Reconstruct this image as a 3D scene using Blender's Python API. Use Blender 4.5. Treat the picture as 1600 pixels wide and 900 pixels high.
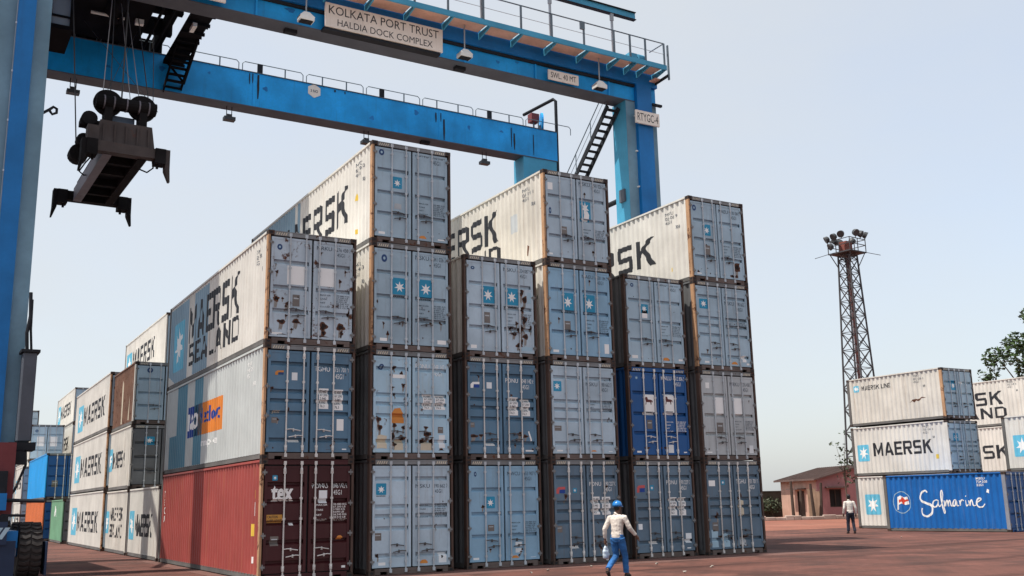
import bpy, bmesh, math, random
from mathutils import Vector, Matrix, noise
random.seed(7)
R = math.radians
S = bpy.context.scene
COL = S.collection
for o in list(bpy.data.objects): bpy.data.objects.remove(o, do_unlink=True)

# ------------------------------------------------------------------ camera, sky, sun, exposure
def setup_camera():
    yaw, pitch, roll = R(30.0586), R(11.954), R(-1.2113)
    cy, sy, cp, sp = math.cos(yaw), math.sin(yaw), math.cos(pitch), math.sin(pitch)
    fwd = Vector((sy*cp, cy*cp, sp)); right = Vector((cy, -sy, 0)); up = right.cross(fwd)
    cr, sr = math.cos(roll), math.sin(roll)
    r2 = right*cr + up*sr; u2 = up*cr - right*sr
    m = Matrix(((r2.x, u2.x, -fwd.x, -7.281), (r2.y, u2.y, -fwd.y, -25.222), (r2.z, u2.z, -fwd.z, 1.796), (0, 0, 0, 1)))
    cd = bpy.data.cameras.new('camera'); cam = bpy.data.objects.new('camera', cd); COL.objects.link(cam)
    cam.matrix_world = m; cd.sensor_width = 36; cd.lens = 1576.5/1600*36; cd.clip_start = 0.1; cd.clip_end = 5000
    S.camera = cam
setup_camera()
SUN = Vector((-1.0, 0.19, 2.4)).normalized()
def setup_light():
    w = bpy.data.worlds.new('World'); S.world = w; w.use_nodes = True
    nt = w.node_tree; bg = nt.nodes['Background']
    sky = nt.nodes.new('ShaderNodeTexSky'); sky.sky_type = 'NISHITA'; sky.sun_disc = False
    sky.sun_elevation = math.asin(SUN.z); sky.sun_rotation = math.atan2(SUN.x, SUN.y)
    sky.air_density = 1.0; sky.dust_density = 2.6; sky.ozone_density = 1.0; sky.altitude = 0
    hz = nt.nodes.new('ShaderNodeMix'); hz.data_type = 'RGBA'; 
    tc = nt.nodes.new('ShaderNodeTexCoord'); mp = nt.nodes.new('ShaderNodeMapping'); mp.inputs['Scale'].default_value = (1.0, 1.0, 2.2); nz = nt.nodes.new('ShaderNodeTexNoise')   # thin uneven white haze
    nz.inputs['Scale'].default_value = 1.7; nz.inputs['Detail'].default_value = 7; nz.inputs['Roughness'].default_value = 0.55
    mr = nt.nodes.new('ShaderNodeMapRange'); mr.inputs[1].default_value = 0.3; mr.inputs[2].default_value = 0.72; mr.inputs[3].default_value = HAZE_MIX-0.14; mr.inputs[4].default_value = HAZE_MIX+0.14
    nt.links.new(tc.outputs['Generated'], mp.inputs[0]); nt.links.new(mp.outputs[0], nz.inputs['Vector']); nt.links.new(nz.outputs['Fac'], mr.inputs[0]); nt.links.new(mr.outputs[0], hz.inputs[0])
    hz.inputs[7].default_value = (*HAZE_SKY, 1); nt.links.new(sky.outputs[0], hz.inputs[6]); nt.links.new(hz.outputs[2], bg.inputs[0]); bg.inputs[1].default_value = SKY_STRENGTH
    l = bpy.data.lights.new('sun', 'SUN'); l.energy = SUN_STRENGTH; l.angle = R(0.53); l.color = (1.0, 0.94, 0.85)
    o = bpy.data.objects.new('sun', l); COL.objects.link(o)
    o.location = (-40, 8, 96); o.rotation_euler = (-SUN).to_track_quat('-Z', 'Y').to_euler()
SKY_STRENGTH = 0.15
SUN_STRENGTH = 3.25
HAZE_MIX = 0.74
HAZE_SKY = (2.60, 2.69, 2.72)
setup_light()
S.view_settings.view_transform = 'Standard'; S.view_settings.look = 'None'
S.view_settings.exposure = 0.93; S.view_settings.gamma = 1; S.view_settings.use_curve_mapping = False
S.render.engine = 'CYCLES'

# ------------------------------------------------------------------ materials
MATS = {}
def _n(nt, t, **kw):
    n = nt.nodes.new(t)
    for k, v in kw.items(): setattr(n, k, v)
    return n
def mat(name, rgb, rough=0.6, rust=0.0, streak=0.0, fade=0.15, metal=0.0, bump=0.0, scale=1.0, rustcol=((0.14, 0.05, 0.022), (0.05, 0.022, 0.014)), streakcol=(0.16, 0.12, 0.09), spec=0.35, randtone=0.0, rscale=2.6):
    """painted / weathered surface: large fading, vertical streaks, rust patches, all in object space"""
    if name in MATS: return MATS[name]
    m = bpy.data.materials.new(name); MATS[name] = m; m.use_nodes = True
    nt = m.node_tree; L = nt.links; b = nt.nodes['Principled BSDF']
    b.inputs['Roughness'].default_value = rough; b.inputs['Metallic'].default_value = metal
    b.inputs['Specular IOR Level'].default_value = spec
    tc = _n(nt, 'ShaderNodeTexCoord'); oi = _n(nt, 'ShaderNodeObjectInfo')
    mu = _n(nt, 'ShaderNodeVectorMath', operation='SCALE'); mu.inputs[0].default_value = (31.7, 47.3, 19.1)
    L.new(oi.outputs['Random'], mu.inputs['Scale'])
    ad = _n(nt, 'ShaderNodeVectorMath', operation='ADD'); L.new(tc.outputs['Object'], ad.inputs[0]); L.new(mu.outputs[0], ad.inputs[1])
    vec = ad.outputs[0]
    def noise_(sc, det=4.0, rg=0.55, v=vec):
        n = _n(nt, 'ShaderNodeTexNoise'); n.inputs['Scale'].default_value = sc; n.inputs['Detail'].default_value = det; n.inputs['Roughness'].default_value = rg
        L.new(v, n.inputs['Vector']); return n.outputs['Fac']
    def ramp(f, a, b_):
        r = _n(nt, 'ShaderNodeMapRange'); r.inputs['From Min'].default_value = a; r.inputs['From Max'].default_value = b_
        r.clamp = True; L.new(f, r.inputs['Value']); return r.outputs[0]
    def mixc(f, c1, c2):
        x = _n(nt, 'ShaderNodeMix', data_type='RGBA')
        if isinstance(f, float): x.inputs[0].default_value = f
        else: L.new(f, x.inputs[0])
        for i, c in ((6, c1), (7, c2)):
            if isinstance(c, tuple): x.inputs[i].default_value = (*c, 1)
            else: L.new(c, x.inputs[i])
        return x.outputs[2]
    c = rgb
    if fade > 0:
        f = ramp(noise_(0.9*scale, 5), 0.3, 0.7)
        lo = tuple(v*(1-fade) for v in rgb); hi = tuple(min(1, v*(1+fade*0.7)+0.02*fade) for v in rgb)
        c = mixc(f, lo, hi)
        f2 = ramp(noise_(14*scale, 3), 0.35, 0.75)
        mm = _n(nt, 'ShaderNodeMath', operation='MULTIPLY'); L.new(f2, mm.inputs[0]); mm.inputs[1].default_value = fade*0.8
        c = mixc(mm.outputs[0], c, tuple(v*0.62 for v in rgb))
    if randtone > 0:
        mr = _n(nt, 'ShaderNodeMapRange'); mr.inputs['To Min'].default_value = 1-randtone; mr.inputs['To Max'].default_value = 1+randtone*0.5
        L.new(oi.outputs['Random'], mr.inputs['Value'])
        hs = _n(nt, 'ShaderNodeHueSaturation'); L.new(mr.outputs[0], hs.inputs['Value'])
        if isinstance(c, tuple): hs.inputs['Color'].default_value = (*c, 1)
        else: L.new(c, hs.inputs['Color'])
        c = hs.outputs['Color']
    if streak > 0:
        mp = _n(nt, 'ShaderNodeMapping'); mp.inputs['Scale'].default_value = (7*scale, 7*scale, 0.45*scale); L.new(vec, mp.inputs['Vector'])
        f = ramp(noise_(1.0, 6, 0.65, mp.outputs[0]), 0.56, 0.78)
        mm = _n(nt, 'ShaderNodeMath', operation='MULTIPLY'); L.new(f, mm.inputs[0]); mm.inputs[1].default_value = streak
        c = mixc(mm.outputs[0], c, streakcol)
    if rust > 0:
        f = ramp(noise_(rscale*scale, 12, 0.72), 0.735-0.26*rust, 0.80-0.26*rust)
        rc = mixc(noise_(9*scale, 4), rustcol[0], rustcol[1])
        c = mixc(f, c, rc)
        rr = _n(nt, 'ShaderNodeMapRange'); rr.inputs['To Min'].default_value = rough; rr.inputs['To Max'].default_value = 0.9
        L.new(f, rr.inputs['Value']); L.new(rr.outputs[0], b.inputs['Roughness'])
    if isinstance(c, tuple): b.inputs['Base Color'].default_value = (*c, 1)
    else: L.new(c, b.inputs['Base Color'])
    if bump > 0:
        bp = _n(nt, 'ShaderNodeBump'); bp.inputs['Strength'].default_value = bump; bp.inputs['Distance'].default_value = 0.02
        L.new(noise_(6*scale, 6), bp.inputs['Height']); L.new(bp.outputs[0], b.inputs['Normal'])
    return m

# ------------------------------------------------------------------ mesh builder
class MB:
    def __init__(s): s.v = []; s.f = []
    def add(s, vs, fs):
        n = len(s.v); s.v += [tuple(v) for v in vs]; s.f += [tuple(i+n for i in f) for f in fs]; return s
    def box(s, x0, x1, y0, y1, z0, z1):
        vs = [(x, y, z) for x in (x0, x1) for y in (y0, y1) for z in (z0, z1)]
        return s.add(vs, [(0, 1, 3, 2), (4, 6, 7, 5), (0, 4, 5, 1), (2, 3, 7, 6), (0, 2, 6, 4), (1, 5, 7, 3)])
    def bar(s, p, q, w, h=None, up=(0, 0, 1)):
        """rectangular bar from p to q"""
        h = h or w; p = Vector(p); q = Vector(q); d = (q-p).normalized(); u = Vector(up)
        if abs(d.dot(u)) > 0.97: u = Vector((0, 1, 0))
        a = d.cross(u).normalized()*w/2; b = a.cross(d).normalized()*h/2
        vs = [c+i*a+j*b for c in (p, q) for i, j in ((-1, -1), (1, -1), (1, 1), (-1, 1))]
        return s.add(vs, [(0, 1, 2, 3), (7, 6, 5, 4), (0, 4, 5, 1), (1, 5, 6, 2), (2, 6, 7, 3), (3, 7, 4, 0)])
    def tube(s, pts, r, n=8, r2=None, cap=True):
        pts = [Vector(p) for p in pts]; k = len(pts); vs = []; fs = []
        ref = None
        for i, p in enumerate(pts):
            d = (pts[min(i+1, k-1)]-pts[max(i-1, 0)]).normalized()
            if ref is None:
                ref = Vector((0, 0, 1)) if abs(d.z) < 0.9 else Vector((1, 0, 0))
            a = d.cross(ref).normalized(); b = a.cross(d).normalized(); ref = b
            rr = r if r2 is None else r+(r2-r)*i/max(1, k-1)
            for j in range(n):
                t = 2*math.pi*j/n; vs.append(p+a*rr*math.cos(t)+b*rr*math.sin(t))
        for i in range(k-1):
            for j in range(n):
                fs.append((i*n+j, i*n+(j+1) % n, (i+1)*n+(j+1) % n, (i+1)*n+j))
        if cap: fs.append(tuple(range(n-1, -1, -1))); fs.append(tuple(range((k-1)*n, k*n)))
        return s.add(vs, fs)
    def disc(s, c, axis, r, w, n=20):
        """solid cylinder centred at c along axis"""
        a = Vector(axis).normalized(); c = Vector(c); return s.tube([c-a*w/2, c+a*w/2], r, n)
    def lathe(s, c, axis, prof, n=24):
        """prof: list of (along, radius)"""
        a = Vector(axis).normalized(); u = Vector((0, 0, 1)) if abs(a.z) < 0.9 else Vector((1, 0, 0)); e1 = a.cross(u).normalized(); e2 = a.cross(e1)
        vs = []; fs = []; c = Vector(c); k = len(prof)
        for t, r in prof:
            for j in range(n):
                th = 2*math.pi*j/n; vs.append(c+a*t+e1*r*math.cos(th)+e2*r*math.sin(th))
        for i in range(k-1):
            for j in range(n): fs.append((i*n+j, (i+1)*n+j, (i+1)*n+(j+1) % n, i*n+(j+1) % n))
        fs.append(tuple(range(n))); fs.append(tuple(range((k-1)*n, k*n))[::-1])
        return s.add(vs, fs)
    def loft(s, secs, n=14):
        """secs: list of (centre, a-vector, b-vector) ellipses"""
        vs = []; fs = []; k = len(secs)
        for c, a, b in secs:
            c, a, b = Vector(c), Vector(a), Vector(b)
            for j in range(n):
                t = 2*math.pi*j/n; vs.append(c+a*math.cos(t)+b*math.sin(t))
        for i in range(k-1):
            for j in range(n): fs.append((i*n+j, i*n+(j+1) % n, (i+1)*n+(j+1) % n, (i+1)*n+j))
        fs.append(tuple(range(n-1, -1, -1))); fs.append(tuple(range((k-1)*n, k*n)))
        return s.add(vs, fs)
    def mesh(s, name):
        me = bpy.data.meshes.new(name); me.from_pydata(s.v, [], s.f); me.update()
        bm = bmesh.new(); bm.from_mesh(me); bmesh.ops.recalc_face_normals(bm, faces=bm.faces); bm.to_mesh(me); bm.free()
        return me
    def build(s, name, m, parent=None, smooth=False, off=None, bevel=0.0):
        if off: s.v = [(a-off[0], b-off[1], c-off[2]) for a, b, c in s.v]
        me = s.mesh(name)
        return link(name, me, m, parent, smooth, bevel)
def link(name, me, m, parent=None, smooth=False, bevel=0.0):
    if m is not None:
        me.materials.clear(); me.materials.append(m)
    if smooth:
        me.polygons.foreach_set('use_smooth', [True]*len(me.polygons))
    o = bpy.data.objects.new(name, me); COL.objects.link(o)
    if parent: o.parent = parent
    if bevel > 0:
        b = o.modifiers.new('bevel', 'BEVEL'); b.width = bevel; b.segments = 1; b.limit_method = 'ANGLE'
    return o
def tag(o, label=None, cat=None, group=None, kind=None):
    if label: o['label'] = label
    if cat: o['category'] = cat
    if group: o['group'] = group
    if kind: o['kind'] = kind
    return o
def empty(name, loc, rz=0.0):
    o = bpy.data.objects.new(name, None); COL.objects.link(o); o.location = loc; o.rotation_euler = (0, 0, rz); o.empty_display_size = 0.3
    return o

# ------------------------------------------------------------------ flat artwork: text, stars, strokes (2D), then laid over relief
_TX = {}
def text2d(s, size=1.0, bold=0.0, xs=1.0, shear=0.0, space=1.0, line=1.0, fit=None):
    """fit=(w,h): scale the ink box to that size. Returns verts (x,y), faces, origin at ink-box lower left"""
    key = (s, bold, shear, space, line)
    if key not in _TX:
        cu = bpy.data.curves.new('t', 'FONT'); cu.body = s; cu.size = 1; cu.offset = bold; cu.shear = shear; cu.space_character = space; cu.space_line = line
        cu.resolution_u = 3; cu.fill_mode = 'FRONT'
        ob = bpy.data.objects.new('t', cu); COL.objects.link(ob)
        dg = bpy.context.evaluated_depsgraph_get(); dg.update(); me = ob.evaluated_get(dg).to_mesh()
        vs = [(v.co.x, v.co.y) for v in me.vertices]; fs = [tuple(p.vertices) for p in me.polygons]
        ob.evaluated_get(dg).to_mesh_clear(); bpy.data.objects.remove(ob); bpy.data.curves.remove(cu)
        x0 = min(v[0] for v in vs); y0 = min(v[1] for v in vs)
        _TX[key] = ([(a-x0, b-y0) for a, b in vs], fs)
    vs, fs = _TX[key]
    w = max(v[0] for v in vs); h = max(v[1] for v in vs)
    if fit: sx, sy = fit[0]/w, fit[1]/h
    else: sx, sy = size*xs, size
    return [(a*sx, b*sy) for a, b in vs], fs
_G = None
def block2d(s, w, h, gap=0.17):
    """heavy squared capitals, each stroke a separate convex piece"""
    t = 0.2; B = lambda x0, x1, y0, y1: [(x0, y0), (x1, y0), (x1, y1), (x0, y1)]
    G = {'M': (1.08, [B(0, t, 0, 1), B(1.08-t, 1.08, 0, 1), [(t, 0.62), (0.54, 0.06), (0.54, 0.42), (t, 1)], [(0.54, 0.06), (1.08-t, 0.62), (1.08-t, 1), (0.54, 0.42)]]),
         'A': (0.98, [[(0, 0), (0.22, 0), (0.49, 0.78), (0.49, 1), (0.36, 1)], [(0.98, 0), (0.62, 1), (0.49, 1), (0.49, 0.78), (0.76, 0)], [(0.289, 0.2), (0.691, 0.2), (0.629, 0.38), (0.351, 0.38)]]),
         'E': (0.80, [B(0, t, 0, 1), B(t, 0.8, 0.82, 1), B(t, 0.72, 0.41, 0.59), B(t, 0.8, 0, 0.18)]),
         'R': (0.92, [B(0, t, 0, 1), B(t, 0.72, 0.82, 1), B(t, 0.72, 0.40, 0.58), [(0.72, 0.40), (0.92, 0.5), (0.92, 0.9), (0.72, 1)], [(0.40, 0.40), (0.66, 0), (0.92, 0), (0.64, 0.40)]]),
         'S': (0.86, [B(0, 0.2, 0.59, 0.82), [(0, 0.82), (0.2, 0.82), (0.2, 1), (0.1, 1), (0, 0.91)], B(0.2, 0.84, 0.82, 1), B(0.1, 0.76, 0.41, 0.59), [(0, 0.59), (0.1, 0.41), (0.1, 0.59)], [(0.76, 0.41), (0.86, 0.41), (0.76, 0.59)], B(0.66, 0.86, 0.18, 0.41), [(0.66, 0.18), (0.66, 0), (0.76, 0), (0.86, 0.09), (0.86, 0.18)], B(0.02, 0.66, 0, 0.18)]),
         'K': (0.96, [B(0, t, 0, 1), [(t, 0.38), (0.36, 0.53), (0.94, 1), (0.66, 1), (t, 0.63)], [(0.36, 0.53), (0.68, 0), (0.98, 0), (0.52, 0.66)]]),
         'L': (0.74, [B(0, t, 0, 1), B(t, 0.74, 0, 0.18)]), 'N': (0.95, [B(0, t, 0, 1), B(0.95-t, 0.95, 0, 1), [(t, 0.66), (0.95-t, 0), (0.95-t, 0.34), (t, 1)]]),
         'D': (0.92, [B(0, t, 0, 1), B(t, 0.66, 0.82, 1), B(t, 0.66, 0, 0.18), [(0.66, 0), (0.92, 0.2), (0.92, 0.8), (0.66, 1), (0.66, 0.82), (0.72, 0.76), (0.72, 0.24), (0.66, 0.18)]]),
         'I': (0.2, [B(0, t, 0, 1)]), ' ': (0.4, [])}
    G['D'][1][3:] = [[(0.66, 0), (0.92, 0.2), (0.72, 0.24), (0.66, 0.18)], [(0.72, 0.24), (0.92, 0.2), (0.92, 0.8), (0.72, 0.76)], [(0.72, 0.76), (0.92, 0.8), (0.66, 1), (0.66, 0.82)]]
    W = sum(G[c][0]+gap for c in s)-gap; vs = []; fs = []; x = 0
    for c in s:
        for p in G[c][1]: n = len(vs); vs += [((x+a)*w/W, b*h) for a, b in p]; fs.append(tuple(range(n, n+len(p))))
        x += G[c][0]+gap
    return vs, fs
def rect2d(w, h): return [(0, 0), (w, 0), (w, h), (0, h)], [(0, 1, 2, 3)]
def poly2d(pts): return list(pts), [tuple(range(len(pts)))]
def rrect2d(w, h, r):
    p = []
    for cx, cy, a in ((w-r, r, -90), (w-r, h-r, 0), (r, h-r, 90), (r, r, 180)):
        for k in range(5): t = R(a+22.5*k); p.append((cx+r*math.cos(t), cy+r*math.sin(t)))
    return poly2d(p)
def star2d(w, h, n=7, inner=0.42):
    vs = [(w/2, h/2)]; fs = []
    for k in range(2*n):
        r = 1.0 if k % 2 == 0 else inner
        t = math.pi/2-k*math.pi/n; vs.append((w/2+r*w/2*math.cos(t), h/2+r*h/2*math.sin(t)))
    for k in range(2*n): fs.append((0, 1+(k+1) % (2*n), 1+k))
    return vs, fs
def blob2d(w, h, rng, n=13):
    p = []; a0 = rng.random()*6
    for k in range(n):
        t = 2*math.pi*k/n; r = 0.72+0.28*math.sin(3*t+a0)*rng.random()+0.25*(rng.random()-0.5); p.append((w/2+w/2*r*math.cos(t), h/2+h/2*r*math.sin(t)))
    vs = [(w/2, h/2)]+p; return vs, [(0, 1+i, 1+(i+1) % n) for i in range(n)]
def disc2d(w, h, n=16):
    return poly2d([(w/2+w/2*math.cos(2*math.pi*k/n), h/2+h/2*math.sin(2*math.pi*k/n)) for k in range(n)])
def stroke2d(pts, w0, w1=None):
    """ribbon along a smooth polyline"""
    p = [Vector(q) for q in pts]; out = []
    for i in range(len(p)-1):                                       # Catmull-Rom
        a, b, c, d = p[max(i-1, 0)], p[i], p[i+1], p[min(i+2, len(p)-1)]
        for k in range(5):
            t = k/5; out.append(0.5*((2*b)+(c-a)*t+(2*a-5*b+4*c-d)*t*t+(3*b-a-3*c+d)*t**3))
    out.append(p[-1]); vs = []; n = len(out)
    for i, q in enumerate(out):
        d = (out[min(i+1, n-1)]-out[max(i-1, 0)]).normalized(); nr = Vector((-d.y, d.x))
        w = w0 if w1 is None else w0+(w1-w0)*abs(2*i/(n-1)-1)
        vs += [tuple(q+nr*w/2), tuple(q-nr*w/2)]
    return vs, [(2*i, 2*i+1, 2*i+3, 2*i+2) for i in range(n-1)]
def drape(art, ox, oy, breaks, axis, fn):
    """art placed at (ox,oy) in the surface's own coordinates, cut at every fold of the relief and mapped by fn(s,t)"""
    vs, fs = art
    bm = bmesh.new(); bv = [bm.verts.new((x+ox, y+oy, 0)) for x, y in vs]
    for f in fs:
        try: bm.faces.new([bv[i] for i in f])
        except ValueError: pass
    lo = min(v.co[axis] for v in bm.verts); hi = max(v.co[axis] for v in bm.verts)
    no = (1, 0, 0) if axis == 0 else (0, 1, 0)
    for b in breaks:
        if lo+1e-4 < b < hi-1e-4:
            co = (b, 0, 0) if axis == 0 else (0, b, 0)
            bmesh.ops.bisect_plane(bm, geom=bm.verts[:]+bm.edges[:]+bm.faces[:], dist=1e-5, plane_co=co, plane_no=no)
    for v in bm.verts: v.co = fn(v.co.x, v.co.y)
    me = bpy.data.meshes.new('art'); bm.to_mesh(me); bm.free()
    return me
# ------------------------------------------------------------------ shipping containers
CW = 2.438
WHITE = mat('white_paint', (0.66, 0.64, 0.59), 0.55, rust=0.16, streak=0.5, fade=0.14, rscale=3.2, streakcol=(0.30, 0.22, 0.15))
WHITE_WORN = mat('white_paint_worn', (0.63, 0.60, 0.54), 0.6, rust=0.3, streak=0.7, fade=0.18, rscale=3.2, streakcol=(0.30, 0.21, 0.14))
WHITE_GREY = mat('grey_white_paint', (0.52, 0.55, 0.54), 0.55, rust=0.08, streak=0.3, fade=0.12)
RED = mat('red_brown_paint', (0.35, 0.068, 0.058), 0.55, rust=0.12, streak=0.5, fade=0.16, streakcol=(0.42, 0.19, 0.08))
MAROON = mat('maroon_paint', (0.052, 0.007, 0.009), 0.5, rust=0.1, streak=0.15, fade=0.15)
BROWN = mat('rusted_brown_paint', (0.17, 0.085, 0.055), 0.8, rust=0.75, streak=0.7, fade=0.3, streakcol=(0.5, 0.42, 0.35))
BLUEGREY = mat('blue_grey_paint', (0.385, 0.515, 0.605), 0.5, rust=0.22, streak=0.45, fade=0.2, randtone=0.16)
BLUEGREY_L = mat('light_blue_grey_paint', (0.45, 0.565, 0.65), 0.5, rust=0.22, streak=0.45, fade=0.2, randtone=0.06)
SKYBLUE = mat('sky_blue_grey_paint', (0.27, 0.45, 0.60), 0.5, rust=0.2, streak=0.4, fade=0.18)
GREYDOOR = mat('grey_paint', (0.46, 0.49, 0.50), 0.55, rust=0.14, streak=0.3, fade=0.15)
DARKDOOR = mat('dark_grey_paint', (0.12, 0.13, 0.14), 0.6, rust=0.2, streak=0.35, fade=0.3)
MIDBLUE = mat('mid_blue_paint', (0.105, 0.205, 0.305), 0.5, rust=0.22, streak=0.4, fade=0.2)
STEELBLUE = mat('steel_blue_paint', (0.12, 0.188, 0.255), 0.5, rust=0.24, streak=0.45, fade=0.22, randtone=0.12)
DEEPBLUE = mat('deep_blue_paint', (0.012, 0.09, 0.28), 0.45, rust=0.06, streak=0.08, fade=0.12)
SAFBLUE = mat('bright_blue_paint', (0.008, 0.125, 0.42), 0.5, rust=0.12, streak=0.22, fade=0.14, streakcol=(0.3, 0.3, 0.3))
CYANBLUE = mat('azure_paint', (0.01, 0.34, 0.78), 0.5, rust=0.05, streak=0.15, fade=0.12)
ORANGE = mat('orange_paint', (0.62, 0.16, 0.05), 0.55, rust=0.05, streak=0.12, fade=0.12)
GREEN = mat('green_paint', (0.17, 0.36, 0.22), 0.55, rust=0.05, streak=0.2, fade=0.15)
RUSTY_DOOR = mat('rusting_blue_grey_paint', (0.45, 0.54, 0.61), 0.6, rust=0.62, streak=0.5, fade=0.2, streakcol=(0.2, 0.11, 0.06), rscale=3.4)
RUSTY_DOOR2 = mat('spotted_light_blue_paint', (0.42, 0.60, 0.72), 0.6, rust=0.5, streak=0.45, fade=0.18, streakcol=(0.42, 0.36, 0.26), rscale=3.6)
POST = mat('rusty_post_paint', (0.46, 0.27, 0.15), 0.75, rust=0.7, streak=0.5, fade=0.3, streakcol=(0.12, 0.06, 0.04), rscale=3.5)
POST_DARK = mat('shaded_rusty_post_paint', (0.085, 0.052, 0.04), 0.8, rust=0.6, streak=0.4, fade=0.3, streakcol=(0.06, 0.035, 0.03), rscale=3.5)  # rusty post paint, darkened in colour for posts out of the sun
POST_GREY = mat('grey_post_paint', (0.30, 0.31, 0.31), 0.7, rust=0.45, streak=0.5, fade=0.3, streakcol=(0.12, 0.07, 0.05), rscale=3.0)
RAIL = mat('rail_paint', (0.13, 0.125, 0.12), 0.75, rust=0.4, streak=0.2, fade=0.3, rscale=3.0)
HEADER = mat('header_paint', (0.21, 0.22, 0.225), 0.7, rust=0.55, streak=0.3, fade=0.25, rscale=4.0)
SILL = mat('sill_paint', (0.13, 0.10, 0.088), 0.8, rust=0.62, streak=0.3, fade=0.3, rscale=4.0)
CAST = mat('casting_steel', (0.055, 0.036, 0.028), 0.85, rust=0.7, fade=0.3, rscale=6)
GALV = mat('galvanised_steel', (0.68, 0.66, 0.63), 0.45, rust=0.22, fade=0.2, metal=0.25, rscale=9)
GALV_B = mat('painted_lock_rod', (0.50, 0.54, 0.57), 0.5, rust=0.25, fade=0.2, metal=0.1, rscale=8)
HANDLE_D = mat('dark_handle_steel', (0.09, 0.085, 0.085), 0.6, rust=0.4, fade=0.2)
HINGE = mat('hinge_steel', (0.20, 0.20, 0.20), 0.6, rust=0.4, fade=0.2, rscale=8)
RUBBER = mat('door_rubber', (0.012, 0.013, 0.016), 0.7, fade=0.1)
UNDER = mat('container_floor', (0.05, 0.045, 0.04), 0.9, fade=0.2)
P_WHITE = mat('white_print', (0.86, 0.86, 0.84), 0.55, fade=0.06)
P_PAPER = mat('white_paper', (0.80, 0.83, 0.84), 0.7, fade=0.15)
P_BLACK = mat('black_print', (0.022, 0.024, 0.03), 0.55, fade=0.1)
P_NAVY = mat('navy_print', (0.015, 0.05, 0.16), 0.5, fade=0.1)
P_SKY = mat('sky_blue_print', (0.02, 0.27, 0.46), 0.5, fade=0.12)
P_SKY2 = mat('pale_sky_blue_print', (0.13, 0.48, 0.66), 0.5, fade=0.12)
P_ORANGE = mat('orange_print', (0.66, 0.25, 0.05), 0.6, fade=0.15)
P_NOTE = mat('amber_print', (0.55, 0.27, 0.05), 0.6, fade=0.15)
P_YELLOW = mat('yellow_print', (0.70, 0.48, 0.06), 0.6, fade=0.12)
P_PLATE = mat('data_plate_metal', (0.19, 0.165, 0.15), 0.5, rust=0.25, fade=0.25)
P_PINK = mat('pink_red_print', (0.55, 0.10, 0.10), 0.6, fade=0.12)
P_BLUE = mat('blue_print', (0.01, 0.05, 0.28), 0.5, fade=0.1)
P_CREAM = mat('cream_print', (0.62, 0.55, 0.42), 0.6, fade=0.2)
P_PALEBLUE = mat('pale_blue_touch_up', (0.36, 0.52, 0.62), 0.55, fade=0.15)
P_PALEGREY = mat('pale_grey_touch_up', (0.45, 0.48, 0.50), 0.55, fade=0.15)
P_FADED = mat('faded_print', (0.05, 0.07, 0.10), 0.6, fade=0.2)
P_TEAL = mat('steel_teal_paint', (0.10, 0.25, 0.34), 0.55, streak=0.15, fade=0.12)
P_TEAL2 = mat('blue_grey_patch_paint', (0.24, 0.36, 0.45), 0.55, streak=0.2, fade=0.12)
P_ORANGE2 = mat('orange_panel_paint', (0.72, 0.22, 0.03), 0.55, streak=0.1, fade=0.12)
SIDE_SHADE = mat('gap_shade_side_paint', (0.12, 0.125, 0.13), 0.65, rust=0.3, streak=0.4, fade=0.25, rscale=1.5)  # dark side colour standing for the shade in the gaps between columns
P_RUN = mat('rust_wash', (0.27, 0.25, 0.23), 0.8, rust=0.2, fade=0.3, rscale=6)
P_SCALE = mat('flaking_rust_scale', (0.022, 0.014, 0.012), 0.95, rust=0.2, fade=0.3)
P_RUST = mat('rust_stain', (0.11, 0.045, 0.025), 0.9, rust=0.4, fade=0.3)
P_LION = mat('dark_red_print', (0.12, 0.03, 0.03), 0.6, fade=0.1)
P_RED = mat('red_print', (0.60, 0.06, 0.03), 0.6, fade=0.1)

PITCH, DEPTH = 0.278, 0.046
def side_breaks(L):
    ys = [0.17]; y = 0.25
    while y+PITCH < L-0.2:
        ys += [y, y+0.068, y+0.138, y+0.206]; y += PITCH
    ys.append(L-0.17); return ys
def side_off(y, L):
    """inward depth of the corrugated side sheet at distance y from the door end"""
    if y < 0.25: return 0.0
    n = math.floor((L-0.4-0.05)/PITCH); t = y-0.25
    k = math.floor(t/PITCH)
    if 0.25+(k+1)*PITCH >= L-0.2: return 0.0
    u = t-k*PITCH
    if u < 0.068: return DEPTH*u/0.068
    if u < 0.138: return DEPTH
    if u < 0.206: return DEPTH*(0.206-u)/0.068
    return 0.0
RIBS = {'A': (0.755, 0.50, 0.265), 'B': (0.875, 0.60, 0.505, 0.385, 0.12), 'C': (0.83, 0.67, 0.47, 0.29, 0.10)}
def door_z(H): return 0.185, H-0.165
def rib_list(style, H):
    a, b = door_z(H); return [a+f*(b-a) for f in RIBS[style]]
def door_breaks(style, H):
    o = []
    for z in rib_list(style, H): o += [z+0.045, z+0.035, z-0.025, z-0.075]
    return sorted(o)
def door_off(z, style, H):
    for c in rib_list(style, H):
        if c-0.075 < z < c+0.045:
            if z > c+0.035: return 0.085*(c+0.045-z)/0.010
            if z > c-0.025: return 0.085
            return 0.085*(z-c+0.075)/0.05
    return 0.0
_MC = {}
def cached(key, fn, m):
    k = (key, m.name)
    if k not in _MC:
        if key in _MC: me = _MC[key].copy()
        else: me = fn().mesh(key[0]); _MC[key] = me; me = me.copy()
        me.materials.clear(); me.materials.append(m); _MC[k] = me
    return _MC[k]
def put(name, key, fn, m, parent, smooth=False):
    me = cached((name,)+key, fn, m); o = bpy.data.objects.new(name, me); COL.objects.link(o); o.parent = parent
    return o

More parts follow.
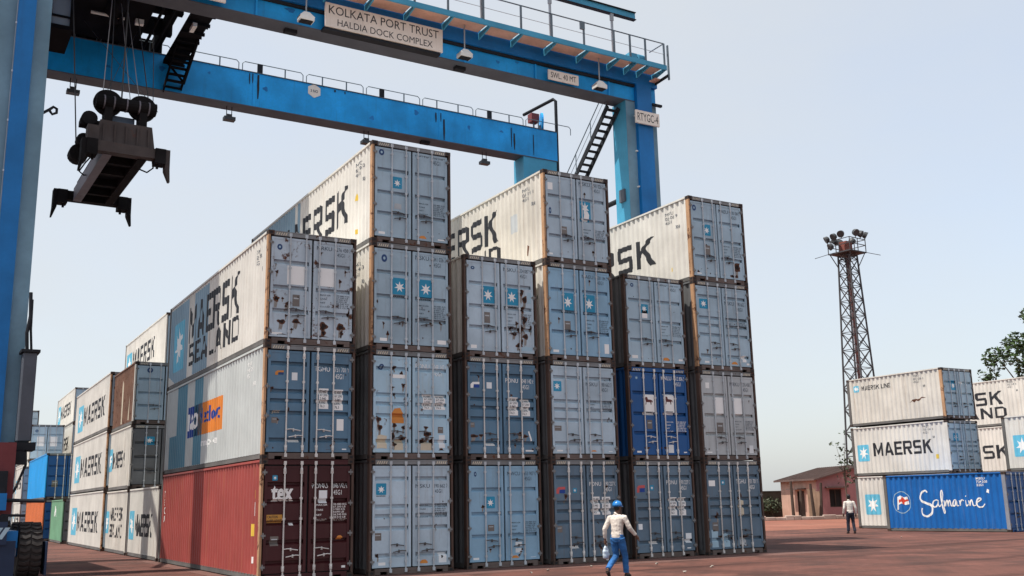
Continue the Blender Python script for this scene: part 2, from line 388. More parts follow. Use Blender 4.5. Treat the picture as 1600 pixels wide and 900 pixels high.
def casting_mb(ix, iy, iz, L, H):
    """corner casting with an oval hole on its outer side, outer end and outer top or bottom"""
    mb = MB(); dx, dy, dz = 0.162, 0.178, 0.118; p = 0.004
    x0, x1 = (-p, dx) if ix == 0 else (CW-dx, CW+p)
    y0, y1 = (-p, dy) if iy == 0 else (L-dy, L+p)
    z0, z1 = (0, dz) if iz == 0 else (H-dz, H)
    mb.box(x0, x1, y0, y1, z0, z1)
    def hole(c, ax, r1, r2, n=12):
        return c, ax, r1, r2, n
    return mb
def hole_mb(ix, iy, iz, L, H):
    mb = MB(); dx, dy, dz = 0.162, 0.178, 0.118; p = 0.0065; n = 12
    xc = dx/2 if ix == 0 else CW-dx/2; yc = dy/2 if iy == 0 else L-dy/2; zc = dz/2 if iz == 0 else H-dz/2
    xs = -p if ix == 0 else CW+p; ys = -p if iy == 0 else L+p
    mb.add([(xs, yc+0.045*math.cos(2*math.pi*k/n), zc+0.03*math.sin(2*math.pi*k/n)) for k in range(n)], [tuple(range(n))])
    mb.add([(xc+0.045*math.cos(2*math.pi*k/n), ys, zc+0.03*math.sin(2*math.pi*k/n)) for k in range(n)], [tuple(range(n))])
    return mb
def post_mb(ix, iy, L, H):
    mb = MB(); pw = 0.06 if iy == 0 else 0.105; x0, x1 = (0, pw) if ix == 0 else (CW-pw, CW); y0, y1 = (0, 0.16) if iy == 0 else (L-0.16, L)
    return mb.box(x0, x1, y0, y1, 0.118, H-0.118)
def side_mb(ix, L, H):
    mb = MB(); vs = []; fs = []; ys = side_breaks(L)
    for y in ys:
        x = 0.018+side_off(y, L); x = x if ix == 0 else CW-x
        vs += [(x, y, 0.15), (x, y, H-0.055)]
    for i in range(len(ys)-1): fs.append((2*i, 2*i+1, 2*i+3, 2*i+2))
    return mb.add(vs, fs)
def end_mb(L, H):
    mb = MB(); vs = []; fs = []; x = 0.1; xs = [0.1]
    x = 0.2
    while x+PITCH < CW-0.12: xs += [x, x+0.068, x+0.138, x+0.206]; x += PITCH
    xs.append(CW-0.1)
    for i, x in enumerate(xs):
        d = 0.045 if (i % 4 in (2, 3) and 0 < i < len(xs)-1) else 0.0
        vs += [(x, L-0.012-d, 0.15), (x, L-0.012-d, H-0.06)]
    for i in range(len(xs)-1): fs.append((2*i, 2*i+1, 2*i+3, 2*i+2))
    return mb.add(vs, fs)
def roof_mb(L, H):
    mb = MB(); vs = []; fs = []; ys = []; y = 0.2
    ys.append((0.1, 0))
    while y+0.209 < L-0.15:
        ys += [(y, 0), (y+0.05, 0.02), (y+0.12, 0.02), (y+0.17, 0)]; y += 0.209
    ys.append((L-0.1, 0))
    for yy, d in ys: vs += [(0.05, yy, H-0.03+d), (CW-0.05, yy, H-0.03+d)]
    for i in range(len(ys)-1): fs.append((2*i, 2*i+1, 2*i+3, 2*i+2))
    return mb.add(vs, fs)
def rail_mb(ix, top, L, H):
    mb = MB()
    if top: x0, x1 = (0.0, 0.06) if ix == 0 else (CW-0.06, CW); return mb.box(x0, x1, 0.165, L-0.165, H-0.062, H-0.004)
    x0, x1 = (0.03, 0.075) if ix == 0 else (CW-0.075, CW-0.03)
    mb.box(x0, x1, 0.165, L-0.165, 0.03, 0.158)
    return mb
def header_mb(L, H):
    mb = MB(); mb.box(0.162, CW-0.162, 0.006, 0.11, H-0.128, H-0.006); mb.box(0.162, CW-0.162, -0.004, 0.02, H-0.032, H-0.01); return mb
def sill_mb(L, H):
    mb = MB(); mb.box(0.165, CW-0.165, 0.004, 0.11, 0.085, 0.16)
    for a, b in ((0.165, 0.32), (0.52, 1.92), (2.12, CW-0.165)): mb.box(a, b, 0.006, 0.11, 0.012, 0.086)
    return mb
def back_sill_mb(L, H):
    mb = MB(); mb.box(0.165, CW-0.165, L-0.1, L-0.004, 0.012, 0.16); mb.box(0.165, CW-0.165, L-0.1, L-0.004, H-0.08, H-0.006); return mb
def floor_mb(L, H):
    mb = MB(); mb.box(0.06, CW-0.06, 0.12, L-0.12, 0.13, 0.15)
    y = 0.5
    while y < L-0.3: mb.box(0.06, CW-0.06, y, y+0.05, 0.03, 0.128); y += 0.6
    return mb
LEAF = ((0.098, 1.192), (1.246, CW-0.098))
def door_mb(k, style, H):
    x0, x1 = LEAF[k]; z0, z1 = door_z(H); mb = MB(); bw = 0.07
    mb.box(x0, x0+bw, 0.020, 0.075, z0, z1); mb.box(x1-bw, x1, 0.020, 0.075, z0, z1)
    mb.box(x0+bw, x1-bw, 0.022, 0.075, z0, z0+0.06); mb.box(x0+bw, x1-bw, 0.022, 0.075, z1-0.06, z1)
    zs = [z0+0.05]+[z for z in door_breaks(style, H)]+[z1-0.05]; vs = []; fs = []
    for z in zs:
        y = 0.030+door_off(z, style, H); vs += [(x0+bw-0.002, y, z), (x1-bw+0.002, y, z)]
    for i in range(len(zs)-1): fs.append((2*i, 2*i+1, 2*i+3, 2*i+2))
    return mb.add(vs, fs)
def gasket_mb(H):
    z0, z1 = door_z(H); mb = MB(); mb.box(1.192, 1.246, 0.078, 0.09, z0, z1)
    mb.box(0.06, 0.098, 0.078, 0.09, z0, z1); mb.box(CW-0.098, CW-0.06, 0.078, 0.09, z0, z1)
    mb.box(0.06, CW-0.06, 0.075, 0.095, z1, z1+0.05); mb.box(0.06, CW-0.06, 0.075, 0.095, z0-0.035, z0); return mb
RODX = (0.60, 1.035, 1.405, 1.845)
def rod_mb(k, H, head=0):
    x = RODX[k]; mb = MB(); y = -0.004; mb.tube([(x, y, 0.07), (x, y, H-0.05)], 0.021, 8)
    if head: mb.add(*(lambda b: (b.v, b.f))(bulge_mb(k, H)))
    for z in (0.10, H-0.09): mb.box(x-0.035, x+0.035, -0.03, 0.022, z-0.045, z+0.045)               # cams
    for z in (0.33, H-0.33, 1.02*H/2.9+0.45, 1.95*H/2.9): mb.box(x-0.032, x+0.032, -0.022, 0.031, z-0.028, z+0.028)   # rod guides
    return mb
def bulge_mb(k, H):
    x = RODX[k]; mb = MB()
    for z in (0.27, H-0.27): mb.lathe((x, -0.004, z), (0, 0, 1), [(-0.075, 0.017), (-0.04, 0.034), (0.03, 0.036), (0.075, 0.018)], 10)
    return mb
def handle_mb(k, H, low):
    x = RODX[k]; z = (0.74 if low else 0.90)*H/2.9; s = 1 if k in (0, 2) else -1; mb = MB(); y = -0.018
    if k in (1, 3): z -= 0.16
    mb.tube([(x, y, z), (x+s*0.12, y-0.012, z+0.012), (x+s*0.37, y-0.012, z-0.03)], 0.014, 6)
    mb.box(x+s*0.19-0.014, x+s*0.19+0.014, -0.03, 0.03, z-0.045, z+0.03)
    return mb
def hinge_mb(k, i, H):
    z0, z1 = door_z(H); z = z0+(z1-z0)*(0.06, 0.35, 0.64, 0.94)[i]; mb = MB()
    if k == 0: mb.box(0.03, 0.15, -0.012, 0.02, z-0.025, z+0.025); mb.tube([(0.088, -0.006, z-0.07), (0.088, -0.006, z+0.07)], 0.016, 6)
    else: mb.box(CW-0.15, CW-0.03, -0.012, 0.02, z-0.025, z+0.025); mb.tube([(CW-0.088, -0.006, z-0.07), (CW-0.088, -0.006, z+0.07)], 0.016, 6)
    return mb
def hatch_mb(H, L):
    mb = MB()
    for x0 in (0.20, CW-0.50):
        for i in range(5):
            x = x0+i*0.062; mb.add([(x, 0.0025, H-0.118), (x+0.028, 0.0025, H-0.118), (x+0.062, 0.0025, H-0.04), (x+0.034, 0.0025, H-0.04)], [(0, 1, 2, 3)])
    return mb
CODES = ['MSKU 058 193 1', 'MSKU 024 087 9', 'MRKU 276 450 3', 'MSKU 190 662 7', 'MAEU 730 184 5', 'MSKU 841 026 2', 'PONU 702 318 4', 'MWCU 653 907 0']
SPECS = 'MAX.GR\n\nTARE\n\nNET\n\nCU.CAP'
SPECS2 = '30.480 KG\n67.200 LB\n3.940 KG\n8.690 LB\n26.540 KG\n58.510 LB\n76.3 CU.M'
_codei = [0]
class Container:
    def __init__(s, label, loc, yaw, L, H, side, door, frame=None, style='A', rods=None, handles=None, detail=2, group='shipping containers stacked in the yard', header=None, sill=None, name='shipping_container', hatch=True, back=None):
        s.L, s.H, s.style = L, H, style
        r = s.root = tag(empty(name, loc, yaw), label, 'container', group)
        frame = frame or POST; rods = rods or GALV_B; handles = handles or HANDLE_D; header = header or HEADER; sill = sill or SILL
        k = (round(L, 2), round(H, 2)); l, h = k
        for ix in (0, 1):
            for iy in (0, 1):
                put('corner_post', k+(ix, iy), lambda: post_mb(ix, iy, l, h), (frame if ix == 0 else POST_DARK if frame is POST else frame) if iy == 0 else RAIL, r)  # right front posts take the shade-darkened copy
                if detail > 0:
                    for iz in (0, 1):
                        c = put('corner_casting', k+(ix, iy, iz), lambda: casting_mb(ix, iy, iz, l, h), CAST, r)
                        if detail > 1 and iy == 0: put('casting_hole', k+(ix, iy, iz), lambda: hole_mb(ix, iy, iz, l, h), RUBBER, c)
            put('side_panel', k+(ix,), lambda: side_mb(ix, l, h), side, r)
            for tp in (0, 1): put('side_rail', k+(ix, tp), lambda: rail_mb(ix, tp, l, h), side if tp else RAIL, r)
        put('end_panel', k, lambda: end_mb(l, h), back or side, r); put('end_frame', k, lambda: back_sill_mb(l, h), RAIL, r)
        put('roof', k, lambda: roof_mb(l, h), side, r); put('floor', k, lambda: floor_mb(l, h), UNDER, r)
        hd = put('door_header', k, lambda: header_mb(l, h), header, r); put('door_sill', k, lambda: sill_mb(l, h), sill, r)
        if hatch and detail > 1: put('hazard_stripe', k, lambda: hatch_mb(h, l), P_CREAM, hd)
        put('door_gasket', (h,), lambda: gasket_mb(h), RUBBER, r)
        s.doors = []
        for d in (0, 1):
            o = put('door', (h, d, style), lambda: door_mb(d, style, h), door, r); s.doors.append(o)
            for kk in (2*d, 2*d+1):
                put('lock_rod', (h, kk, rods is GALV), lambda: rod_mb(kk, h, rods is GALV), rods, o)
                if detail > 1:
                    put('handle', (h, kk), lambda: handle_mb(kk, h, style != 'A'), handles, o)
            if detail > 1:
                for i in range(4): put('hinge', (h, d, i), lambda: hinge_mb(d, i, h), HINGE, o)
    # ---- artwork on the doors (x across, z up, both in metres from the lower left corner)
    def dart(s, name, art, x, z, m, lift=0.004):
        st, H = s.style, s.H
        me = drape(art, x, z, door_breaks(st, H), 1, lambda a, b: (a, 0.030+door_off(b, st, H)-lift, b))
        link(name, me, m, s.doors[0 if x < 1.2 else 1])
    def decal(s, ty, x, z, w, h):
        x -= w/2; z -= h/2; z = max(z, 0.2); h_ = h; rng = random.Random(round(x*1000+z*77))
        simple = {'white': P_WHITE, 'paper': P_PAPER, 'orange': P_ORANGE, 'plate': P_PLATE, 'palegray': P_PALEGREY, 'paleblue': P_PALEBLUE, 'cream': P_CREAM, 'whitepatch': P_WHITE}
        nm = {'plate': 'data_plate', 'paleblue': 'paint_patch', 'palegray': 'paint_patch', 'whitepatch': 'paint_patch', 'cream': 'paint_patch'}
        if ty in simple:
            if ty in ('paleblue', 'cream', 'palegray'):
                pts = [(0, 0), (w*0.5, h*0.04), (w, 0), (w*0.96, h*0.6), (w, h*0.9), (w*0.4, h), (0.02, h*0.93)]
                s.dart('paint_patch', poly2d(pts), x, z, simple[ty])
            elif ty == 'orange': s.dart('sticker', poly2d([(0, 0), (w, 0), (w, h*0.55), (w*0.7, h), (w*0.25, h*0.95), (0, h*0.6)]), x, z, P_ORANGE)
            else: s.dart(nm.get(ty, 'sticker'), rect2d(w, h), x, z, simple[ty])
            if ty == 'plate': s.dart('plate_print', rect2d(w*0.7, h*0.12), x+w*0.15, z+h*0.62, P_PALEGREY, 0.006)
        elif ty in ('star', 'starcap', 'startorn', 'starsmall'):
            s.dart('emblem', rrect2d(w, h, min(w, h)*0.08), x, z, P_SKY)
            s.dart('emblem_star', star2d(w*0.74, h*0.74*(0.9 if h > w else 1)), x+w*0.13, z+h*(0.13 if ty != 'startorn' else 0.3), P_WHITE, 0.006)
            if ty == 'startorn': s.dart('torn_film', poly2d([(w*0.3, 0), (w*0.8, 0.02), (w*0.86, h*0.35), (w*0.7, h*0.52), (w*0.42, h*0.44)]), x, z, P_WHITE, 0.007)
            if ty == 'starcap': s.dart('lettering', text2d('MAERSK', bold=0.02, fit=(w*0.92, h*0.1)), x+w*0.04, z-h*0.15, P_BLACK)
        elif ty == 'mark':
            s.dart('emblem', disc2d(w, h), x, z, P_NAVY); s.dart('emblem_letter', disc2d(w*0.4, h*0.4), x+w*0.3, z+h*0.3, P_PALEBLUE, 0.006)
        elif ty == 'faint': s.dart('emblem', star2d(w, h), x, z, P_PALEBLUE)
        elif ty in ('dcode', 'wcode'):
            m = P_FADED if ty == 'dcode' else P_WHITE
            c = CODES[_codei[0] % len(CODES)] if ty == 'dcode' else ('PONU 048 142 6', 'TGHU 731 701 9', 'PONU 190 227 0', 'KNLU 512 806 5')[_codei[0] % 4]; _codei[0] += 1
            lh = min(0.115, h*0.36); own = c[:4]; num = c[5:]
            x0 = 1.33
            lh *= 1.15
            s.dart('marking', text2d(own, bold=0.0, fit=(0.42, lh)), x0, z+h-lh, m)
            s.dart('marking', text2d(num, bold=0.0, fit=(0.40, lh)), 1.885, z+h-lh, m)
            s.dart('marking', text2d('45G1', bold=0.0, fit=(0.22, lh)), 1.90, z+h-2.4*lh, m)
            if ty == 'wcode' and s.style == 'B': pass
        elif ty in ('ddata', 'wdata'):
            m = P_FADED if ty == 'ddata' else P_WHITE
            s.dart('marking', text2d(SPECS, fit=(0.30, h), bold=0.012), 1.44, z, m); s.dart('marking', text2d(SPECS2, fit=(0.36, h*1.03), bold=0.012), 1.895, z, m)
        elif ty == 'datapaper':
            s.dart('sticker', rect2d(w, h), x, z, P_WHITE); s.dart('print', text2d('30.480\n67.200\n3.940\n8.690\n76.3', bold=0.01, fit=(w*0.76, h*0.86)), x+w*0.12, z+h*0.07, P_FADED, 0.006)
        elif ty in ('flag', 'flagwhite', 'flagpink'):
            c1, c2 = {'flag': (P_ORANGE, P_NAVY), 'flagwhite': (P_WHITE, P_BLUE), 'flagpink': (P_PINK, P_BLUE)}[ty]
            s.dart('emblem', poly2d([(0, 0), (w*0.3, 0.0), (w*0.36, h*0.6), (w, h*0.62), (w, h), (w*0.25, h*0.95), (0, h*0.6)]), x, z, c1)
            s.dart('emblem', rect2d(w*0.6, h*0.5), x+w*0.38, z+h*0.08, c2)
        elif ty == 'orangenote':
            s.dart('sticker', rect2d(w, h), x, z, P_NOTE); s.dart('print', text2d('CAUTION\nSUPER HEAVY', bold=0.02, fit=(w*0.9, h*0.8)), x+w*0.05, z+h*0.1, P_BLACK, 0.006)
        elif ty == 'yellowtext': s.dart('marking', text2d('JES', bold=0.02, fit=(w*0.8, h)), x, z, P_CREAM)
        elif ty == 'rspot':
            if h < w*2.2 and 0.06 < w < 0.35: s.dart('rust_run', poly2d([(0, 0), (w*0.06, -h*0.5), (w*0.12, 0.01), (w*0.3, -h*0.2), (w*0.42, h*0.3), (w*0.5, h*1.1), (w*0.05, h*1.1)]), x+w*0.22, max(0.26, z-h*0.8), P_RUN, 0.0025)
            s.dart('rust_spot', blob2d(w*1.25, h*1.2, rng), x-w*0.12, z-h*0.1, P_RUST, 0.0035); s.dart('rust_core', blob2d(w*0.8, h*0.75, rng), x+w*0.1, z+h*0.12, P_SCALE, 0.0045)
        elif ty == 'rust': s.dart('rust_patch', poly2d([(0, 0.03), (w*0.4, 0), (w, h*0.1), (w*0.9, h*0.7), (w, h), (w*0.3, h*0.95), (w*0.05, h*0.8)]), x, z, P_RUST)
        elif ty == 'tilted': s.dart('sticker', poly2d([(w*0.7, 0), (w, 0.05), (w*0.3, h), (0, h*0.94)]), x, z, P_WHITE)
        elif ty == 'lion':
            s.dart('sticker', rect2d(w, h), x, z, P_WHITE)
            l = [(0.18, 0.50), (0.24, 0.50), (0.28, 0.62), (0.62, 0.62), (0.66, 0.50), (0.72, 0.50), (0.74, 0.66), (0.86, 0.60), (0.84, 0.70), (0.72, 0.74), (0.42, 0.76), (0.36, 0.86), (0.22, 0.88), (0.14, 0.80), (0.20, 0.72), (0.22, 0.64)]
            s.dart('emblem', poly2d([(a*w, b*h) for a, b in l]), x, z, P_LION, 0.006); s.dart('print', rect2d(w*0.7, h*0.04), x+w*0.15, z+h*0.12, P_FADED, 0.006)
        elif ty == 'tex':
            s.dart('lettering', text2d('tex', bold=0.035, fit=(w, h)), x, z, P_WHITE)
            for a, b, ww in ((0.02, 0, 0.30), (0.62, 0, 0.16), (0.84, 0, 0.18), (0.60, 0.72, 0.17), (0.83, 0.72, 0.15), (-0.03, 0.70, 0.34)):
                s.dart('lettering', rect2d(ww*w, h*0.06), x+a*w, z+b*h, P_WHITE, 0.0055)
    def wear(s, seed, n=5):
        rng = random.Random(seed)
        for i in range(n):
            lf = LEAF[rng.randrange(2)]; w = 0.03+0.09*rng.random()**2; h = w*(0.5+rng.random()); low = rng.random() < 0.6
            s.decal('rspot', lf[0]+0.1+rng.random()*(lf[1]-lf[0]-0.2), (0.28+0.25*rng.random()) if low else 0.5+rng.random()*(s.H-0.9), w, h)
    # ---- artwork on the long left side: y of its left (rear) edge, z of its foot
    def sart(s, name, art, yr, z, m, lift=0.004, label=None):
        L = s.L; br = sorted(L-b for b in side_breaks(L))
        me = drape(art, L-yr, z, br, 0, lambda a, b: (0.018+side_off(L-a, L)-lift, L-a, b))
        o = link(name, me, m, s.root)
        if label: o['label'] = label
        return o
    def text(s, t, yr, yf, z0, z1, m=None, bold=0.035, **k):
        return s.sart('lettering', block2d(t, yr-yf, z1-z0), yr, z0, m or P_BLACK)
    def star(s, yr, yf, z0, z1, m=None):
        w, h = yr-yf, z1-z0
        s.sart('emblem', rrect2d(w, h, 0.06), yr, z0, m or P_SKY2); s.sart('emblem', star2d(w*0.8, h*0.8), yr-w*0.1, z0+h*0.1, P_WHITE, 0.007)
    def patch(s, yr, yf, z0, z1, m, pts=None):
        w, h = yr-yf, z1-z0
        s.sart('paint_patch', poly2d([(a*w, b*h) for a, b in pts]) if pts else rect2d(w, h), yr, z0, m, 0.002)
    def sidecode(s, y=1.75, z=2.3, m=None):
        c = CODES[_codei[0] % len(CODES)]; _codei[0] += 1
        s.sart('marking', text2d(c[:4]+'\n'+c[5:]+'\n45G1', bold=0.0, fit=(0.62, 0.42)), y, z, m or P_FADED); s.sart('marking', text2d('30.48', bold=0.02, fit=(0.16, 0.12)), y-0.55, z-0.25, m or P_FADED)
# ------------------------------------------------------------------ the big block: six columns, doors towards the camera
PX = (0.0, 2.864, 5.826, 8.493, 11.668, 14.386)
PY = (0.0, -0.032, 0.196, -0.015, 0.367, 0.176)
PZ = (0.0, 2.962, 5.896, 8.896)
HC, L40, L20 = (2.958, 2.930, 2.996, 2.945), 12.192, 6.058
BLOCK = 'containers of the big block with doors to the front'
DEC = {
(1,3):[("mark",0.29,2.63,0.16,0.19),("star",0.77,1.79,0.29,0.34),("palegray",0.79,1.1,0.23,0.17),("dcode",1.95,2.64,0.82,0.31),("ddata",1.8,1.12,0.73,0.34),("white",0.31,0.26,0.19,0.11),("orange",1.56,0.24,0.22,0.13),("white",2.14,0.23,0.22,0.08)],
(1,2):[("rspot",0.38,0.73,0.07,0.11),("rspot",0.95,0.8,0.11,0.09),("rspot",1.82,0.83,0.14,0.07),("rspot",1.14,0.12,0.38,0.07),("rspot",2.12,0.85,0.08,0.15),("rspot",0.19,1.33,0.06,0.11),("mark",0.39,2.56,0.17,0.22),("starcap",0.85,1.8,0.44,0.47),("starcap",1.65,1.8,0.45,0.51),("dcode",1.97,2.59,0.84,0.3),("ddata",1.93,1.14,0.72,0.37),("white",0.38,0.27,0.21,0.12),("white",2.16,0.25,0.32,0.16)],
(2,2):[("rspot",1.93,2.01,0.2,0.23),("rspot",2.04,1.8,0.2,0.27),("rspot",1.96,1.49,0.18,0.23),("rspot",2.02,1.18,0.2,0.31),("rspot",1.9,0.9,0.26,0.27),("rspot",1.66,0.73,0.22,0.11),("rspot",2.05,0.68,0.2,0.19),("rspot",1.75,1.06,0.13,0.12),("rspot",1.82,0.4,0.26,0.15),("rspot",2.24,0.96,0.11,0.16),("rspot",1.57,0.92,0.11,0.1),("rspot",1.91,0.5,0.13,0.19),("mark",0.3,2.62,0.13,0.1),("starcap",0.8,1.86,0.43,0.52),("starcap",1.6,1.86,0.44,0.52),("dcode",1.88,2.59,0.71,0.28),("plate",0.76,1.17,0.19,0.32),("ddata",1.62,1.17,0.33,0.35),("white",0.31,0.29,0.19,0.11),("paleblue",2.08,0.3,0.4,0.15),("paleblue",2.22,1.86,0.18,0.35)],
(3,3):[("white",0.26,2.43,0.19,0.23),("mark",0.24,1.64,0.09,0.21),("startorn",1.54,1.77,0.41,0.67),("dcode",1.72,2.57,0.69,0.28),("plate",0.73,1.05,0.21,0.27),("ddata",1.34,1.02,0.72,0.33),("white",0.19,0.22,0.21,0.1)],
(3,2):[("starcap",0.78,1.82,0.42,0.54),("starcap",1.56,1.82,0.43,0.54),("dcode",1.85,2.58,0.73,0.27),("plate",0.75,1.09,0.21,0.26),("ddata",1.62,1.11,0.57,0.4),("white",0.31,0.24,0.2,0.12),("white",2.16,0.44,0.17,0.3)],
(4,2):[("mark",0.34,2.66,0.13,0.13),("star",0.79,1.91,0.31,0.3),("white",0.8,1.73,0.21,0.25),("dcode",1.75,2.7,0.75,0.26),("ddata",1.87,1.23,0.69,0.34),("white",0.34,0.33,0.23,0.1),("orange",1.59,0.31,0.24,0.1),("white",2.2,0.3,0.21,0.06)],
(5,3):[("rspot",2.0,0.62,0.29,0.32),("rspot",1.85,0.29,0.41,0.18),("mark",0.25,2.54,0.17,0.21),("star",0.75,1.81,0.34,0.39),("dcode",1.87,2.47,0.83,0.3),("plate",0.73,1.11,0.25,0.32),("ddata",1.7,1.15,0.76,0.37),("white",0.32,0.23,0.19,0.09),("rust",2.0,0.62,0.29,0.32)],
(5,2):[("star",0.41,2.23,0.36,0.33),("dcode",1.99,2.23,0.81,0.31),("ddata",1.77,1.66,0.75,0.31),("white",0.42,0.26,0.19,0.09),("orange",1.62,0.27,0.26,0.13),("white",2.06,0.45,0.17,0.22),("white",2.22,0.26,0.14,0.09)],
(0,2):[("rspot",0.23,2.12,0.07,0.07),("rspot",0.26,1.9,0.1,0.1),("rspot",0.14,1.66,0.08,0.12),("rspot",0.26,1.18,0.2,0.17),("rspot",0.43,1.2,0.08,0.07),("rspot",0.57,1.07,0.15,0.12),("rspot",0.52,1.0,0.08,0.08),("rspot",0.41,0.59,0.24,0.15),("rspot",0.53,0.75,0.08,0.08),("rspot",0.8,0.61,0.24,0.14),("rspot",0.69,0.4,0.09,0.08),("rspot",1.55,0.53,0.25,0.24),("rspot",1.55,0.36,0.14,0.2),("rspot",2.03,0.54,0.25,0.21),("rspot",2.05,0.39,0.11,0.14),("rspot",1.26,2.01,0.07,0.1),("rspot",1.42,1.85,0.07,0.14),("rspot",1.99,1.78,0.09,0.12),("rspot",2.26,0.93,0.11,0.24),("rspot",1.26,1.13,0.07,0.07),("rspot",0.1,0.43,0.08,0.08),("rspot",0.41,0.03,0.5,0.08),("rspot",1.45,0.06,0.63,0.08),("rspot",0.84,1.26,0.07,0.07),("rspot",2.14,2.06,0.07,0.09),("rspot",1.46,2.52,0.07,0.05),("mark",0.32,2.57,0.14,0.16),("whitepatch",0.77,1.84,0.47,0.5),("whitepatch",1.6,1.87,0.45,0.51),("dcode",1.85,2.58,0.72,0.25),("plate",0.79,1.17,0.19,0.31),("ddata",1.79,1.22,0.79,0.35),("white",0.3,0.24,0.27,0.1)],
(0,1):[("rspot",0.38,1.0,0.08,0.08),("rspot",0.5,0.18,0.66,0.05),("rspot",1.85,0.19,0.76,0.05),("rspot",0.66,1.25,0.05,0.16),("flag",0.4,2.19,0.22,0.12),("paper",0.8,2.11,0.15,0.2),("wcode",1.93,2.22,0.81,0.37),("datapaper",1.59,1.56,0.26,0.53),("datapaper",1.99,1.54,0.26,0.54),("white",2.05,0.89,0.19,0.3),("white",0.81,0.46,0.3,0.06),("yellowtext",0.37,1.19,0.26,0.08),("plate",0.3,0.98,0.15,0.14),("white",2.17,0.24,0.12,0.07)],
(0,0):[("star",0.36,2.5,0.13,0.13),("tex",0.56,2.12,0.56,0.39),("wcode",1.97,2.21,0.83,0.29),("paper",1.62,2.02,0.22,0.32),("wdata",1.85,1.63,0.72,0.42),("orangenote",0.37,1.5,0.4,0.2),("white",0.8,1.36,0.11,0.06),("plate",0.38,0.96,0.21,0.23),("orange",2.08,1.0,0.15,0.1),("white",2.19,0.27,0.1,0.06)],
(1,1):[("rspot",0.71,2.47,0.13,0.1),("rspot",0.61,2.27,0.09,0.14),("rspot",0.91,2.32,0.11,0.11),("rspot",0.97,1.99,0.13,0.12),("rspot",0.65,1.93,0.11,0.07),("rspot",0.73,1.74,0.09,0.09),("rspot",0.64,1.46,0.09,0.12),("rspot",0.25,1.06,0.15,0.2),("rspot",0.29,0.84,0.15,0.17),("rspot",0.71,0.91,0.13,0.14),("rspot",0.66,0.61,0.13,0.24),("rspot",0.92,0.57,0.17,0.2),("rspot",0.73,0.4,0.17,0.17),("rspot",0.97,0.85,0.11,0.12),("rspot",1.68,0.69,0.27,0.16),("rspot",1.54,0.48,0.23,0.17),("rspot",1.83,0.48,0.15,0.21),("rspot",1.64,0.86,0.15,0.09),("cream",0.35,0.47,0.29,0.37),("cream",0.84,0.3,0.26,0.34),("cream",1.64,0.27,0.34,0.28),("rspot",2.1,0.17,0.19,0.1),("mark",0.33,2.47,0.15,0.16),("white",0.84,2.23,0.38,0.1),("wcode",1.88,2.42,0.71,0.36),("datapaper",1.7,1.56,0.29,0.42),("datapaper",2.07,1.55,0.31,0.39),("orange",0.8,1.17,0.37,0.41),("paper",2.12,0.49,0.18,0.35),("plate",2.08,0.8,0.16,0.17)],
(1,0):[("starcap",0.34,2.19,0.29,0.3),("dcode",1.92,2.19,0.8,0.24),("ddata",1.82,1.6,0.76,0.34),("plate",0.25,0.97,0.2,0.19),("orange",1.57,0.28,0.22,0.13),("paper",2.12,0.31,0.23,0.3),("white",0.37,0.27,0.2,0.1)],
(2,1):[("rspot",0.27,0.67,0.29,0.11),("rspot",0.5,0.69,0.16,0.09),("rspot",1.78,0.75,0.21,0.15),("rspot",1.3,1.07,0.08,0.22),("rspot",1.97,0.68,0.17,0.11),("flagwhite",0.33,2.12,0.29,0.18),("paper",0.79,2.12,0.17,0.18),("wcode",1.82,2.2,0.83,0.3),("datapaper",1.58,1.54,0.3,0.52),("datapaper",1.99,1.51,0.3,0.49),("plate",0.21,0.98,0.18,0.14),("white",0.8,0.44,0.29,0.07),("tilted",2.12,0.68,0.13,0.31),("white",2.09,0.24,0.26,0.09)],
(2,0):[("mark",0.3,2.57,0.08,0.14),("star",0.77,1.79,0.29,0.32),("dcode",1.81,2.51,0.85,0.25),("ddata",1.81,1.07,0.89,0.32),("plate",0.78,1.09,0.2,0.17),("paper",1.66,0.62,0.21,0.12),("paper",1.65,0.45,0.19,0.12),("orange",1.54,0.26,0.23,0.12),("white",0.3,0.25,0.18,0.1),("white",2.13,0.23,0.17,0.05)],
(3,1):[("star",0.3,2.16,0.31,0.3),("dcode",1.84,2.18,0.71,0.27),("ddata",1.74,1.6,0.8,0.31),("plate",0.28,0.92,0.27,0.15),("white",0.34,0.21,0.2,0.09),("orange",1.54,0.2,0.21,0.09),("white",2.15,0.22,0.14,0.06)],
(3,0):[("flagpink",0.32,2.09,0.31,0.2),("starsmall",0.81,2.08,0.13,0.13),("wcode",1.79,2.18,0.74,0.28),("datapaper",1.54,1.63,0.27,0.52),("datapaper",1.91,1.62,0.3,0.52),("plate",0.24,0.99,0.2,0.18),("white",0.77,0.47,0.29,0.07)],
(4,1):[("rspot",1.35,0.4,0.36,0.08),("rspot",0.65,0.39,0.25,0.08),("faint",0.35,2.59,0.13,0.12),("lion",0.8,1.75,0.43,0.65),("lion",1.6,1.78,0.42,0.66),("wcode",1.91,2.53,0.84,0.31),("plate",0.79,1.13,0.2,0.28),("wdata",1.78,1.07,0.62,0.33),("white",0.34,0.25,0.17,0.1),("paper",1.6,0.26,0.21,0.3),("white",2.17,0.24,0.13,0.08)],
(4,0):[("flagpink",0.32,2.1,0.32,0.23),("starsmall",0.75,2.13,0.15,0.16),("wcode",1.81,2.2,0.77,0.3),("datapaper",1.56,1.55,0.28,0.55),("datapaper",1.92,1.54,0.28,0.55),("paper",0.23,0.96,0.19,0.17),("white",0.74,0.47,0.3,0.08),("paper",2.11,0.57,0.23,0.29),("white",2.11,0.24,0.15,0.08)],
